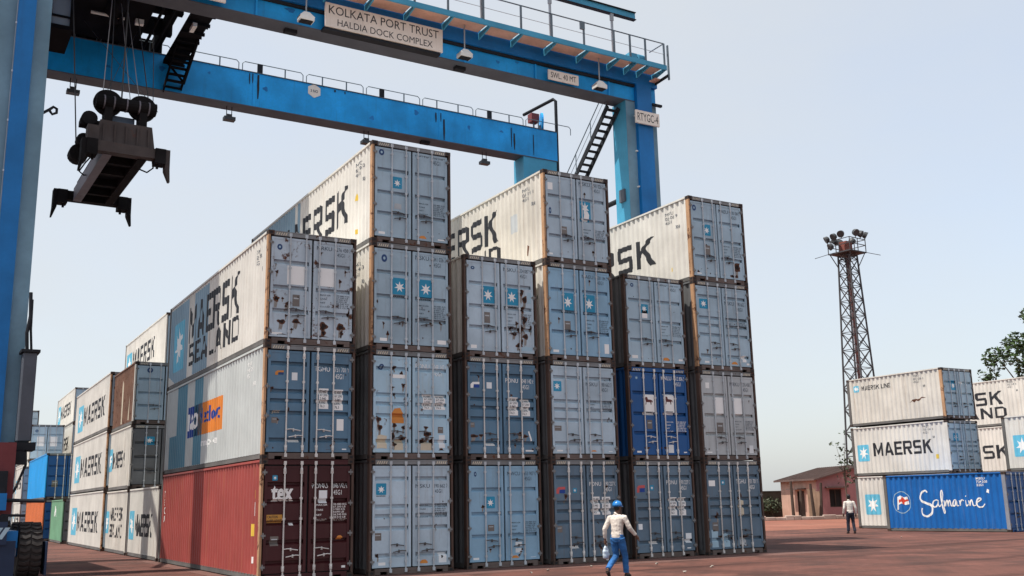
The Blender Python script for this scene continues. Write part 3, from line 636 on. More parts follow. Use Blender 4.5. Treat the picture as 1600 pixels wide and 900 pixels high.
(5,1):[("white",0.36,2.43,0.16,0.19),("whitepatch",0.8,1.77,0.38,0.55),("whitepatch",1.6,1.77,0.39,0.55),("plate",0.8,1.06,0.27,0.33),("dcode",1.75,2.42,0.79,0.3),("ddata",1.6,1.14,0.56,0.3),("paper",2.1,0.37,0.17,0.25),("white",0.3,0.23,0.21,0.08)],
(5,0):[("rspot",0.46,1.22,0.13,0.24),("rspot",1.48,1.82,0.11,0.24),("rspot",1.15,0.48,0.27,0.12),("rspot",1.56,0.54,0.33,0.12),("rspot",0.56,0.58,0.37,0.08),("rspot",1.38,0.07,0.54,0.12),("white",0.3,2.24,0.27,0.18),("starsmall",0.76,2.26,0.16,0.14),("wcode",1.74,2.19,0.72,0.33),("cream",1.48,1.46,0.22,0.53),("plate",0.35,0.88,0.24,0.28),("paleblue",0.23,0.33,0.42,0.59),("paleblue",0.76,0.37,0.32,0.47),("palegray",1.41,0.39,0.38,0.28)],
}
def block(c, t, label, **k):
    if c > 0 and k['side'] is WHITE_WORN and t < 3: k['side'] = SIDE_SHADE  # worn white sides inside the gaps swapped for the shade-dark colour
    if (c > 0 and t < 2) or (c in (2, 4)): k.setdefault('frame', POST_DARK)  # posts in the gaps take the shade-darkened copy
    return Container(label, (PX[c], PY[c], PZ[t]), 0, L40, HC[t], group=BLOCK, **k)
SPEC = {
 (0, 0): ('red container with maroon doors at the foot of the near corner', dict(side=RED, door=MAROON, style='C', rods=GALV, handles=GALV, header=MAROON, sill=MAROON, hatch=False)),
 (0, 1): ('pale grey container with a navy and orange side panel and blue doors', dict(side=WHITE_GREY, door=MIDBLUE, style='B', rods=GALV, handles=GALV)),
 (0, 2): ('white container with two lettered lines and rust eaten doors topping the near corner', dict(side=WHITE, door=RUSTY_DOOR)),
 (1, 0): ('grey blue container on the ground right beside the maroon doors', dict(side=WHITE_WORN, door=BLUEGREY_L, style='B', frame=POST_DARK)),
 (1, 1): ('light blue doored container spotted with rust and an orange sticker', dict(side=WHITE_WORN, door=RUSTY_DOOR2, style='B')),
 (1, 2): ('grey blue container with two star squares, right under the tallest container', dict(side=WHITE, door=BLUEGREY)),
 (1, 3): ('white sided container topmost in its stack just below the rear crane beam', dict(side=WHITE, door=BLUEGREY, frame=POST)),
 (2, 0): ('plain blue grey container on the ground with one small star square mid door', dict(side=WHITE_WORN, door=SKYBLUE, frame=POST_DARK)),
 (2, 1): ('mid blue container with white and navy flag sticker in the third stack', dict(side=WHITE_WORN, door=MIDBLUE, style='B', rods=GALV)),
 (2, 2): ('container with two star squares and a rusted right door edge, top of the third stack', dict(side=WHITE, door=BLUEGREY_L)),
 (3, 0): ('steel blue container behind the walking worker with hard hat', dict(side=WHITE_WORN, door=STEELBLUE, style='B', rods=GALV)),
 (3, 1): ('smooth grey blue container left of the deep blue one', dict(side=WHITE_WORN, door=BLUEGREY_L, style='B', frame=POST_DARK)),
 (3, 2): ('sky blue doored container with two star squares in the fourth stack', dict(side=WHITE, door=SKYBLUE)),
 (3, 3): ('white sided container with a torn star square on its right door', dict(side=WHITE_WORN, door=BLUEGREY_L)),
 (4, 0): ('steel blue container on the ground under the deep blue one', dict(side=WHITE_WORN, door=STEELBLUE, style='B', rods=GALV)),
 (4, 1): ('deep blue container with two white lion papers on its doors', dict(side=DEEPBLUE, door=DEEPBLUE, rods=GALV, handles=GALV, header=DEEPBLUE, sill=SILL)),
 (4, 2): ('grey blue container with half covered star square, on top of the deep blue one', dict(side=WHITE_WORN, door=BLUEGREY)),
 (5, 0): ('dented steel blue container with pale touch up patches at the right foot of the block', dict(side=WHITE_WORN, door=STEELBLUE, style='B', rods=GALV)),
 (5, 1): ('dull grey doored container with two blank white squares', dict(side=WHITE_WORN, door=GREYDOOR)),
 (5, 2): ('ribbed grey blue container with a star square, second from top at the right end', dict(side=WHITE_WORN, door=BLUEGREY, style='B')),
 (5, 3): ('white sided container topmost at the right end of the block', dict(side=WHITE, door=BLUEGREY)),
}
CT = {}
for (c, t), (label, kw) in SPEC.items():
    CT[c, t] = k = block(c, t, label, **kw)
    for d in DEC.get((c, t), ()): k.decal(*d)
    if (c, t) not in ((0, 0), (1, 1), (0, 2), (2, 2), (4, 1)): k.wear(c*10+t+3, 6)
# sides that show
k = CT[0, 0]
k.sart('lettering', text2d('T\nE\nX\nU', bold=0.04, fit=(0.22, 1.05)), 11.75, 1.35, P_WHITE)
k.sart('sticker', rect2d(0.3, 0.3), 0.88, 1.08, P_YELLOW); k.sart('sticker', rect2d(0.12, 0.34), 0.62, 1.58, P_WHITE); k.sart('sticker', rect2d(0.05, 0.16), 0.72, 0.42, P_WHITE)
k.sart('sticker', rect2d(0.12, 0.22), 0.62, 2.0, P_NOTE)
k = CT[0, 1]
k.patch(10.35, 8.8, 1.25, 2.86, P_TEAL); k.patch(11.35, 8.8, 0.16, 1.25, P_TEAL); k.patch(7.8, 6.75, 0.16, 2.86, P_TEAL)
k.patch(8.65, 7.15, 1.05, 2.03, P_BLUE); k.patch(7.15, 4.25, 1.05, 2.03, P_ORANGE2)
k.sart('lettering', text2d('P&O', bold=0.03, fit=(1.3, 0.55)), 8.58, 1.27, P_WHITE); k.sart('lettering', text2d('Nedlloyd', bold=0.02, fit=(2.6, 0.62)), 7.05, 1.25, P_BLUE)
k.sart('lettering', text2d('mple', bold=0.03, fit=(2.0, 0.3)), 6.7, 0.62, P_WHITE); k.sidecode(1.66, 2.2, P_WHITE)
k = CT[0, 2]
k.patch(12.0, 9.15, 0.16, 2.86, P_TEAL2, [(0, 0.12), (0.35, 0.0), (1, 0), (1, 1), (0, 1)]); k.patch(8.35, 6.35, 0.16, 2.86, P_TEAL2)
k.star(11.3, 9.72, 0.55, 2.25); k.text('MAERSK', 9.05, 2.82, 1.28, 2.5); k.text('SEALAND', 8.95, 2.7, 0.5, 1.22); k.sidecode(1.2, 2.25)
k = CT[1, 3]
k.patch(12.0, 7.0, 0.16, 2.86, P_TEAL2); k.patch(6.75, 6.45, 0.16, 2.86, P_TEAL2); k.text('MAERSK', 8.6, 1.92, 1.05, 2.2); k.star(11.4, 9.4, 0.5, 2.3); k.sidecode(1.3, 2.2)
k.sart('sticker', poly2d([(0, 0), (0.2, 0), (0.1, 0.22)]), 1.35, 1.5, P_YELLOW); k.sart('sticker', rect2d(0.1, 0.14), 1.3, 0.5, P_YELLOW)
k = CT[3, 3]
k.star(11.4, 9.4, 0.5, 2.3); k.text('MAERSK', 9.2, 2.95, 1.32, 2.4); k.text('SEALAND', 9.1, 2.85, 0.55, 1.2); k.sidecode(1.3, 2.2); k.patch(2.1, 1.7, 1.35, 1.95, P_PALEGREY)
k.sart('rust_patch', poly2d([(0, 0), (0.08, 0.0), (0.12, 0.3), (0.05, 0.35)]), 1.1, 0.4, P_RUST)
k = CT[5, 3]
k.star(11.4, 9.6, 0.5, 2.3); k.text('MAERSK', 9.3, 2.0, 0.98, 2.0); k.sidecode(1.3, 2.2); k.sart('sticker', rect2d(0.1, 0.14), 1.15, 0.5, P_YELLOW)
for c in (1, 3): CT[c, 2].sidecode(1.3, 2.2)

# ------------------------------------------------------------------ the rows behind, to the left
HS = 2.6
ROW = 'containers in the rows behind the block'
def row(label, x, y, z, L, H, side, door, yaw=0.0, **k):
    k.setdefault('detail', 1); k.setdefault('frame', WHITE_WORN)
    return Container(label, (x, y, z), yaw, L, H, side, door, group=ROW, **k)
k = row('white container crossed by a crane leg shadow, on the ground behind the red one', 0.0, 12.58, 0, L20, HS, WHITE, BLUEGREY)
k.star(5.75, 4.75, 0.65, 1.75); k.text('MAERSK', 4.55, 1.2, 0.8, 1.62)
k = row('cream container with two short lines of lettering on the ground, third from the near corner', -0.02, 18.85, 0, L20, HS, WHITE_WORN, BLUEGREY)
k.star(5.5, 4.6, 0.8, 1.75); k.text('MAERSK', 4.3, 1.1, 1.35, 1.9); k.text('SEALAND', 4.3, 1.1, 0.65, 1.2)
k = row('white container with dark scorched doors in the middle tier', -0.02, 18.85, HS+0.03, L20, HS, WHITE_WORN, DARKDOOR, detail=2)
k.star(5.6, 4.6, 0.85, 1.85); k.text('MAERSK', 4.4, 1.3, 0.95, 1.65); k.decal('star', 0.75, 1.95, 0.4, 0.34)
k = row('brown rust stained container on top with a star square on its blue door', 0.0, 18.85, 2*(HS+0.03), L20, HS, BROWN, BLUEGREY, detail=2)
k.sart('rain_stain', poly2d([(0, 0), (0.3, 0), (0.42, 1.2), (0.25, 1.9), (0.1, 1.4)]), 3.2, 0.2, P_CREAM, 0.003); k.sart('rain_stain', poly2d([(0, 0), (0.14, 0), (0.16, 1.0), (0.06, 1.2)]), 1.3, 0.25, P_CREAM, 0.003); k.decal('star', 1.62, 1.65, 0.62, 0.62); k.decal('mark', 0.6, 2.25, 0.24, 0.22); k.decal('plate', 1.66, 0.95, 0.3, 0.4)
for i, nm in enumerate(('long white container on the ground beyond the cream one', 'long white container in the middle of the far three high stack', 'long white container on top of the far three high stack')):
    k = row(nm, -0.16, 24.25, i*2.70, L40, 2.67, WHITE, BLUEGREY, frame=POST)
    k.star(10.9, 9.0, 0.55, 1.95); k.text('MAERSK', 8.6, 1.5, 0.78, 1.75)
k = row('green container with a small white mark on the ground far left', -0.33, 37.8, 0, L20, 2.45, GREEN, DARKDOOR, frame=GREEN); k.sart('emblem', poly2d([(0, 0), (0.25, 0), (0.5, 0.35), (0.75, 0), (1.0, 0), (0.6, 0.6), (0.3, 0.6)]), 4.2, 1.5, P_WHITE)
row('orange container on the ground under the azure one', -0.72, 44.3, 0, L40, 2.5, ORANGE, DEEPBLUE, frame=ORANGE)
k = row('azure sided container with dark blue doors lying on the orange one', -0.72, 44.3, 2.52, L40, 2.83, CYANBLUE, DEEPBLUE, frame=CYANBLUE, rods=GALV); k.decal('plate', 0.55, 0.95, 0.35, 0.4)
for i in range(3):
    k = row(('plain grey container at the foot of the stack beyond the azure one', 'plain grey container in the middle of the stack beyond the azure one', 'blue grey container with two white patches on its doors above the azure one')[i], -0.35, 62.0, i*2.83, L40, 2.8, WHITE, BLUEGREY)
    if i == 2: k.decal('whitepatch', 0.75, 1.5, 0.5, 0.75); k.decal('whitepatch', 1.7, 1.5, 0.5, 0.75); k.decal('mark', 0.45, 2.3, 0.22, 0.22)
for i in range(4):
    k = row('far white container in the four high back left stack, tier %s' % ('one', 'two', 'three', 'four')[i], 2.9, 64.2, i*2.94, L40, 2.9, WHITE, BLUEGREY)
    k.star(11.4, 9.6, 0.6, 2.2); k.text('MAERSK', 9.2, 2.2, 0.9, 2.0)
for i in range(2):
    k = row(('farthest left white container on the ground, beyond the orange one', 'farthest left white container in the second tier, beyond the azure one')[i], -1.05, 57.2, i*2.55, L20, 2.5, WHITE, BLUEGREY)
    k.star(5.7, 4.9, 0.6, 1.6); k.text('MAERSK', 4.6, 0.8, 0.9, 1.7)
for i in range(4):
    row('distant blue grey container half hidden behind the crane leg, tier %s' % ('one', 'two', 'three', 'four')[i], -0.9, 78.0, i*2.75, L40, 2.72, BLUEGREY, BLUEGREY_L, frame=POST_DARK)
for i in range(4):
    k = row(('white container hidden at the foot of the second bay', 'white container second from the ground in the second bay', 'white container third from the ground in the second bay', 'white container seen above the brown one, topmost in the second bay')[i], 2.86, 27.75, i*2.93, L40, 2.9, WHITE, BLUEGREY)
    if i == 3: k.star(11.6, 9.9, 0.5, 2.2); k.text('MAERSK', 9.6, 3.0, 1.0, 2.15)

# ------------------------------------------------------------------ the smaller stacks to the right
RG = 'containers of the stacks on the right'
def right(label, x, y, z, L, H, side, door, yaw=0.0, **k):
    k.setdefault('detail', 2); k.setdefault('frame', POST)
    return Container(label, (x, y, z), yaw, L, H, side, door, group=RG, **k)
k = right('bright blue container with white script lettering and a ringed flag on the ground', 34.90, 3.80, 0, L20, 2.66, SAFBLUE, DEEPBLUE, R(8.77), frame=mat('grey_blue_post_paint', (0.25, 0.27, 0.32), 0.7, rust=0.4, fade=0.3), header=DEEPBLUE, sill=DEEPBLUE)
SC = 2.62/112.0
def saf(pts, w0, w1=None, lift=0.004):
    # script strokes in a 112 unit high frame along the side
    v, f = stroke2d([(a*SC*0.63, b*SC*0.63) for a, b in pts], w0, w1); k.sart('lettering', (v, f), 4.28, 0.72, P_WHITE, lift)
def sq(x, y): return ((x-665)/2.62, (455-y)/2.72+8)
def strokes(lists):
    for i, (pts, w) in enumerate(lists): saf([sq(*p) for p in pts], w, w*0.55, 0.004+0.0008*i)
strokes([([(750, 275), (735, 258), (710, 265), (690, 290), (680, 320), (690, 345), (725, 365), (765, 380), (782, 405), (775, 445), (750, 472), (720, 480), (690, 462), (684, 430), (692, 408)], 0.115),
         ([(842, 345), (820, 340), (800, 352), (790, 380), (800, 400), (820, 392), (838, 365), (843, 343), (840, 380), (850, 400)], 0.07),
         ([(850, 400), (872, 360), (886, 300), (882, 262), (870, 270), (866, 320), (872, 400), (884, 452), (894, 440), (888, 400), (900, 365)], 0.07),
         ([(893, 345), (900, 395), (905, 365), (918, 345), (926, 395), (930, 365), (944, 345), (952, 392), (966, 385)], 0.07),
         ([(1000, 345), (982, 342), (966, 365), (966, 390), (984, 388), (998, 350), (1002, 390), (1016, 388)], 0.07),
         ([(1022, 345), (1030, 390), (1034, 360), (1050, 342), (1060, 352)], 0.07),
         ([(1078, 345), (1082, 392), (1100, 382)], 0.07), ([(1082, 308), (1086, 316)], 0.07),
         ([(1104, 348), (1110, 392), (1116, 360), (1132, 345), (1142, 390), (1160, 388)], 0.07),
         ([(1172, 368), (1205, 345), (1200, 330), (1176, 345), (1168, 380), (1185, 402), (1215, 402), (1240, 378)], 0.085)])
ring = [(0.5+0.5*math.cos(2*math.pi*i/40), 0.5+0.5*math.sin(2*math.pi*i/40)) for i in range(41)]
k.sart('emblem', stroke2d([(a*0.92, b*1.02) for a, b in ring], 0.035), 5.64, 0.86, P_PALEBLUE, 0.003)
k.sart('emblem', poly2d([(0, 0), (0.06, 0), (0.1, 0.62), (0.04, 0.62)]), 5.44, 1.02, P_WHITE)
k.sart('emblem', poly2d([(0, 0.02), (0.18, 0.08), (0.36, 0.0), (0.56, 0.04), (0.5, 0.4), (0.3, 0.36), (0.14, 0.46), (0, 0.4)]), 5.36, 1.24, P_WHITE, 0.005)
k.sart('emblem', poly2d([(0.0, 0.1), (0.17, 0.17), (0.2, 0.05), (0.28, 0.03), (0.3, 0.13), (0.52, 0.2), (0.5, 0.28), (0.34, 0.25), (0.2, 0.40), (0.14, 0.28), (0.0, 0.26)]), 5.34, 1.24, P_RED, 0.007)
k.sart('marking', text2d('MSKU\n734 205\n22G1', bold=0.02, fit=(0.5, 0.4)), 1.35, 2.05, P_WHITE); k.sart('sticker', poly2d([(0, 0.05), (0.14, 0), (0.16, 0.16), (0.05, 0.2)]), 0.95, 1.72, P_WHITE)
AX, AY = 36.85, 7.95
k = right('white container with only its star square showing behind the bright blue one', AX, AY, 0, L20, 2.72, WHITE, BLUEGREY, R(1)); k.star(5.5, 4.55, 0.72, 1.78)
k = right('white container with star square and large lettering in the middle of the right stack', AX, AY, 2.75, L20, 2.6, WHITE, BLUEGREY, R(1), frame=WHITE_WORN, style='B'); k.star(5.72, 4.95, 0.78, 1.66); k.text('MAERSK', 4.66, 1.0, 1.02, 1.72, space=1.1); k.sidecode(1.5, 2.0); k.decal('star', 0.62, 1.75, 0.4, 0.4)
k.sart('sticker', rect2d(0.16, 0.22), 0.85, 0.72, P_YELLOW)
k = right('scuffed white container with a small line of lettering on top of the right stack', AX, AY, 5.42, L20, 2.58, WHITE_WORN, BLUEGREY, R(1)); k.star(5.65, 5.25, 1.85, 2.2); k.text('MAERSK LINE', 5.1, 3.2, 1.9, 2.14, bold=0.03); k.sidecode(1.75, 1.95); k.decal('star', 0.85, 1.7, 0.42, 0.48); k.decal('white', 1.55, 1.85, 0.3, 0.12)
k.sart('dent', poly2d([(0, 0.02), (0.2, 0.1), (0.3, 0.02), (0.42, 0.12), (0.55, 0.06), (0.8, 0.2), (1.05, 0.2), (0.8, 0.26), (0.55, 0.16), (0.4, 0.2), (0.2, 0.16)]), 2.1, 0.95, P_RUST)
for i in range(3):
    k = right(('white container at the foot of the rear right stack', 'white container in the rear right stack with one dark letter showing', 'white container with orange rusted corner post on top of the rear right stack')[i], 51.6, 12.9, i*2.93, L40, 2.9, WHITE, BLUEGREY, detail=1 if i == 0 else 2)
    if i == 2: k.text('MAERSK', 8.2, 1.9, 1.35, 2.2); k.text('SEALAND', 8.2, 1.75, 0.5, 1.2); k.sidecode(1.5, 2.3); k.decal('star', 1.3, 1.6, 0.8, 0.8)
    if i == 1: k.text('MAERSK', 7.95, 1.85, 0.9, 1.75)
for i in range(2):
    k = right(('pale container at the foot of the stack cut by the right edge', 'white container with a star square cut by the right edge of the picture')[i], 39.45, 0.7, i*2.75, L20, 2.7, WHITE, BLUEGREY, detail=1)
    k.star(5.55, 4.65, 0.7, 1.75); k.text('MAERSK', 4.25, 0.9, 0.85, 1.7)
# ------------------------------------------------------------------ gantry crane (crane frame: x along the girders, y away, turned 0.86 degrees)
CB = mat('crane_blue_paint', (0.003, 0.33, 0.78), 0.5, rust=0.22, streak=0.3, fade=0.32, streakcol=(0.02, 0.07, 0.14), rustcol=((0.05, 0.05, 0.06), (0.02, 0.02, 0.03)), scale=0.7)
CD = mat('deep_crane_blue_paint', (0.002, 0.16, 0.46), 0.5, rust=0.14, streak=0.2, fade=0.22, streakcol=(0.02, 0.04, 0.09), rustcol=((0.05, 0.05, 0.06), (0.02, 0.02, 0.03)), scale=0.7)
CL = mat('bleached_crane_paint', (0.17, 0.30, 0.39), 0.6, rust=0.1, streak=0.35, fade=0.3, streakcol=(0.06, 0.25, 0.42), rustcol=((0.05, 0.22, 0.4), (0.1, 0.12, 0.14)), scale=0.5)
CT_ = mat('sun_bleached_crane_blue', (0.06, 0.33, 0.52), 0.55, rust=0.08, streak=0.2, fade=0.2, rustcol=((0.1, 0.14, 0.17), (0.05, 0.07, 0.09)), scale=0.7)
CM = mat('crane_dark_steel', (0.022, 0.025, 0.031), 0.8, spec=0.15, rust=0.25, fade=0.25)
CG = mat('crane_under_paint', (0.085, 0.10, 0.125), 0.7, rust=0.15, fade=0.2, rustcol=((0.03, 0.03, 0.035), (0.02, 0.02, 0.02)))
CR = mat('crane_red_oxide', (0.16, 0.035, 0.04), 0.7, rust=0.2, fade=0.2)
PLANK = mat('timber_plank', (0.74, 0.42, 0.31), 0.8, fade=0.25, streak=0.3, streakcol=(0.3, 0.2, 0.17))
RAILP = mat('handrail_paint', (0.12, 0.16, 0.19), 0.55, rust=0.15, fade=0.2)
RAILW = mat('pale_handrail', (0.36, 0.40, 0.43), 0.55, rust=0.2, fade=0.2)
LAMP_W = mat('lamp_housing', (0.78, 0.77, 0.73), 0.45, rust=0.15, fade=0.15)
LAMP_D = mat('dark_lamp_housing', (0.05, 0.055, 0.06), 0.5, rust=0.2, fade=0.2)
BOARD = mat('sign_board_paint', (0.84, 0.76, 0.68), 0.6, rust=0.1, streak=0.3, fade=0.12, streakcol=(0.45, 0.33, 0.25))
TYRE = mat('tyre_rubber', (0.032, 0.029, 0.028), 0.85, fade=0.35, streak=0.2, streakcol=(0.13, 0.08, 0.06))
GLASS = mat('cabin_glass', (0.30, 0.36, 0.40), 0.12, fade=0.05, spec=0.6)
DKB = mat('grimy_navy_paint', (0.012, 0.03, 0.075), 0.6, rust=0.4, fade=0.3)
PSI = R(0.8624)
OFF = (6.6, 12.0, 0.0)
def craned(x, y, z=0.0):
    c, s = math.cos(PSI), math.sin(PSI); return Vector((c*x-s*y, s*x+c*y, z))
crane = tag(empty('gantry_crane', craned(OFF[0], OFF[1]), PSI), 'blue rubber tyred gantry crane straddling the container block, its two long beams overhead', 'crane')
def cpart(name, mb, m, parent=None, smooth=False, bevel=0.0): return mb.build(name, m, parent or crane, smooth, OFF, bevel)
XL0, XL1, XR0, XR1 = -6.62, -4.9, 17.75, 19.45
YF, YB, WB = 7.5, 15.705, 0.95
ZB, ZT = 18.73, 20.28
# front girder: box with a proud deep blue upper beam whose shade line on the face is deepened by a dark strip
mb = MB().box(XL0, XR1, YF, YF+0.815, ZB, ZT-0.1); g = cpart('girder', mb, CB)
cpart('bottom_flange', MB().box(XL0-0.02, XR1-0.02, YF-0.03, YF+0.845, ZB-0.035, ZB), CG, g)
mb = MB().box(XL0, XR1-0.02, YF-0.2, YF+0.02, 19.47, 20.16); cpart('upper_beam', mb, CD, g)
cpart('beam_shade_strip', MB().box(XL0, XR1-1.2, YF-0.10, YF, 19.36, 19.465), CM, g)  # dark strip put in to deepen the shade under the upper beam
for x in (-2.2, 1.6, 5.4, 9.9, 13.2, 16.9): cpart('stiffener', MB().box(x-0.035, x+0.035, YF-0.055, YF, ZB, 19.355), CB, g)
g2 = cpart('girder', MB().box(XL0, 19.66, YB, YB+0.8, ZB, ZT), CB)
cpart('bottom_flange', MB().box(XL0, 19.64, YB-0.03, YB+0.83, ZB-0.035, ZB), CG, g2)
cpart('top_flange', MB().box(XL0, 19.66, YB-0.045, YB+0.84, ZT, ZT+0.03), CG, g2)
for x in (3.9, 12.9, 17.0): cpart('stiffener', MB().box(x-0.012, x+0.012, YB-0.012, YB, ZB, ZT), CB, g2)
hx = [(6.67+0.33*math.cos(R(60*i+30)), YB-0.02, 19.98+0.33*math.sin(R(60*i+30))) for i in range(6)]
pl = cpart('hexagonal_plate', MB().add(hx+[(a, YB-0.001, c) for a, b, c in hx], [(0, 1, 2, 3, 4, 5), (11, 10, 9, 8, 7, 6)]+[(i, (i+1) % 6, 6+(i+1) % 6, 6+i) for i in range(6)]), BOARD, g2)
def flat(art, x, z, y, m, parent, name='lettering'):
    me = drape(art, x-OFF[0], z, [], 0, lambda a, b: (a, y-OFF[1], b)); return link(name, me, m, parent)
flat(text2d('3 NO', bold=0.02, fit=(0.34, 0.14)), 6.5, 19.9, YB-0.024, P_FADED, pl)
cpart('rail', MB().box(XL0, XR1, YF+0.3, YF+0.37, ZT-0.1, ZT-0.0), CM, g); cpart('rail', MB().box(XL0, 19.6, YB+0.37, YB+0.44, ZT+0.03, ZT+0.12), CM, g2)
# legs
def leg(x0, x1, y, m, pil=None, mir=False):
    mb = MB().box(x0, x1, y, y+WB, 2.75, ZB-0.036); l = cpart('leg', mb, m)
    if pil: cpart('stiffening_beam', MB().box(pil[0], pil[1], y-0.2, y+0.01, 2.9, ZB+0.74), CD, l)
    return l
lf = leg(XL0, XL1, YF, CL, (-5.86, -5.36)); lr = leg(XR0+0.03, XR1, YF, CT_, (18.28, 19.08))
leg(XL0, XL1, YB, CL); rr = leg(17.62, 19.6, YB, CT_)
cpart('face_plate', MB().box(XR0+0.04, 18.28, YF-0.012, YF, 2.8, ZB-0.04), CL, lr); cpart('face_plate', MB().box(19.08, XR1, YF-0.012, YF, 2.8, ZB-0.04), CL, lr)
for z in (18.0, 16.4, 14.8, 13.2, 11.6, 10.0):
    cpart('cable_clip', MB().box(18.2, 18.28, YF-0.1, YF-0.012, z, z+0.06), LAMP_W, lr)
for z in (16.6, 15.0, 13.4, 11.8, 10.2, 8.6): cpart('cable_clip', MB().box(-5.90, -5.86, YF-0.14, YF-0.1, z, z+0.06), LAMP_W, lf)
cpart('conduit', MB().tube([(-5.875, YF-0.1, 3), (-5.875, YF-0.1, 18.6)], 0.018, 6), RAILW, lf)
cpart('lug', MB().tube([(-4.9, YF+0.2, 13.95), (-4.72, YF+0.2, 14.1), (-4.62, YF+0.2, 14.2), (-4.52, YF+0.2, 14.15), (-4.52, YF+0.2, 14.02), (-4.64, YF+0.2, 13.95), (-4.72, YF+0.2, 14.05)], 0.045, 8), CM, lf)
cpart('inspection_box', MB().box(XR0-0.07, XR0+0.03, YF+0.25, YF+0.6, 14.2, 14.75), CG, lr)
cpart('bracket', MB().box(19.1, 19.62, YF-0.25, YF-0.13, 18.62, 18.72), CM, lr)
cpart('tie_pipe', MB().tube([(17.95, YF+0.9, 14.45), (17.95, YB+0.1, 14.35)], 0.11, 10), CM)
cpart('shadow_tie_beam', MB().box(-6.0, -5.5, YF+WB, YB, 17.7, 18.2), CD)  # unseen beam added to throw a level shadow band on the containers
cpart('unseen_stair_bar', MB().bar((-4.95, 9.6, 10.4), (-4.95, 15.6, 14.9), 0.16, 0.3), CM)  # unseen single bar added to throw the diagonal shadow on the containers
# boards
kb = cpart('name_board', MB().box(4.03, 8.79, 7.16, 7.24, 18.77, 19.72), BOARD, None, bevel=0.01)
flat(text2d('KOLKATA PORT TRUST', bold=0.0, fit=(4.45, 0.33)), 4.16, 19.29, 7.155, P_BLACK, kb); flat(text2d('HALDIA DOCK COMPLEX', bold=0.0, fit=(3.85, 0.26)), 4.5, 18.87, 7.155, P_BLACK, kb)
cpart('board_tray', MB().box(4.0, 8.7, 7.2, 7.5, 18.66, 18.75), CM, kb)
kb = cpart('name_board', MB().box(-3.2, 0.45, 7.16, 7.24, 18.77, 19.72), BOARD, None, bevel=0.01)
kb = cpart('load_board', MB().box(13.69, 15.19, 7.26, 7.32, 18.75, 19.17), BOARD, None)
flat(text2d('SWL. 40 MT', bold=0.0, fit=(1.25, 0.24)), 13.81, 18.84, 7.255, P_BLACK, kb)
kb = cpart('number_board', MB().box(18.03, 19.31, 7.12, 7.2, 17.6, 18.18), BOARD, None)
flat(text2d('RTYGC-4', bold=0.0, fit=(1.12, 0.36)), 18.11, 17.71, 7.115, P_BLACK, kb)
# walkway along the front girder
wk = cpart('walkway', MB().box(XL0, 19.2, 6.3, 6.36, 19.9, 20.12), CT_)
BRX = [-5.75, -4.13, -2.5, -0.88, 0.75, 2.37, 4.0, 5.62, 7.21, 8.84, 10.46, 11.94, 13.53, 15.13, 16.71, 17.6, 18.29, 19.15]
for i, x in enumerate(BRX):
    cpart('bracket', MB().add([(x-0.03, 7.32, 19.72), (x-0.03, 7.32, 20.02), (x-0.03, 6.36, 20.02), (x-0.03, 6.36, 19.9), (x+0.03, 7.32, 19.72), (x+0.03, 7.32, 20.02), (x+0.03, 6.36, 20.02), (x+0.03, 6.36, 19.9)], [(0, 1, 2, 3), (7, 6, 5, 4), (0, 4, 5, 1), (1, 5, 6, 2), (2, 6, 7, 3), (3, 7, 4, 0)]), CT_, wk)
    if i+1 < len(BRX): cpart('plank', MB().box(x+0.06, BRX[i+1]-0.06, 6.365, 7.25, 20.025, 20.06), PLANK, wk)
hr = cpart('handrail', MB().tube([(XL0, 6.33, 21.12), (19.1, 6.33, 21.12)], 0.026, 6).tube([(19.1, 6.33, 21.12), (19.1, 7.3, 21.12)], 0.026, 6), RAILP, wk)
cpart('mid_rail', MB().tube([(XL0, 6.33, 20.62), (19.1, 6.33, 20.62)], 0.012, 5), RAILW, wk)
for x in (-5.6, -4.0, -2.4, -0.8, 0.85, 2.4, 4.0, 5.6, 7.2, 8.6, 10.14, 11.85, 13.3, 14.88, 16.42, 17.26, 18.08, 19.1):
    cpart('handrail_post', MB().box(x-0.035, x+0.035, 6.3, 6.36, 20.1, 21.12), RAILP, wk)
cpart('switch_box', MB().box(14.7, 14.9, 6.26, 6.36, 20.78, 21.12), RAILP, wk)
cpart('end_deck', MB().box(19.0, 19.35, 6.9, 8.4, 19.7, 19.75), PLANK, wk); cpart('end_post', MB().box(19.3, 19.36, 6.32, 6.40, 19.5, 21.1), RAILP, wk); cpart('end_frame', MB().bar((19.33, 6.35, 19.72), (19.33, 8.4, 19.6), 0.06, 0.12), CM, wk)
cpart('cable_motor', MB().box(17.35, 17.75, 6.5, 6.9, 20.06, 20.42).disc((17.95, 6.6, 20.25), (1, 0, 0), 0.2, 0.3, 12), CT_, wk)
cb = cpart('conductor_beam', MB().box(XL0, 17.7, 6.44, 6.48, 21.95, 22.25), CT_, wk); cpart('beam_flange', MB().box(XL0, 17.7, 6.36, 6.56, 22.25, 22.28), CM, cb); cpart('beam_flange', MB().box(XL0, 17.7, 6.36, 6.56, 21.92, 21.95), CM, cb)
for x in (-3.5, 0.1, 3.4, 6.7, 10.1, 13.3, 16.42): cpart('beam_post', MB().box(x-0.04, x+0.04, 6.38, 6.46, 20.1, 21.6).box(x-0.07, x+0.07, 6.37, 6.47, 21.6, 21.92), RAILW, cb)
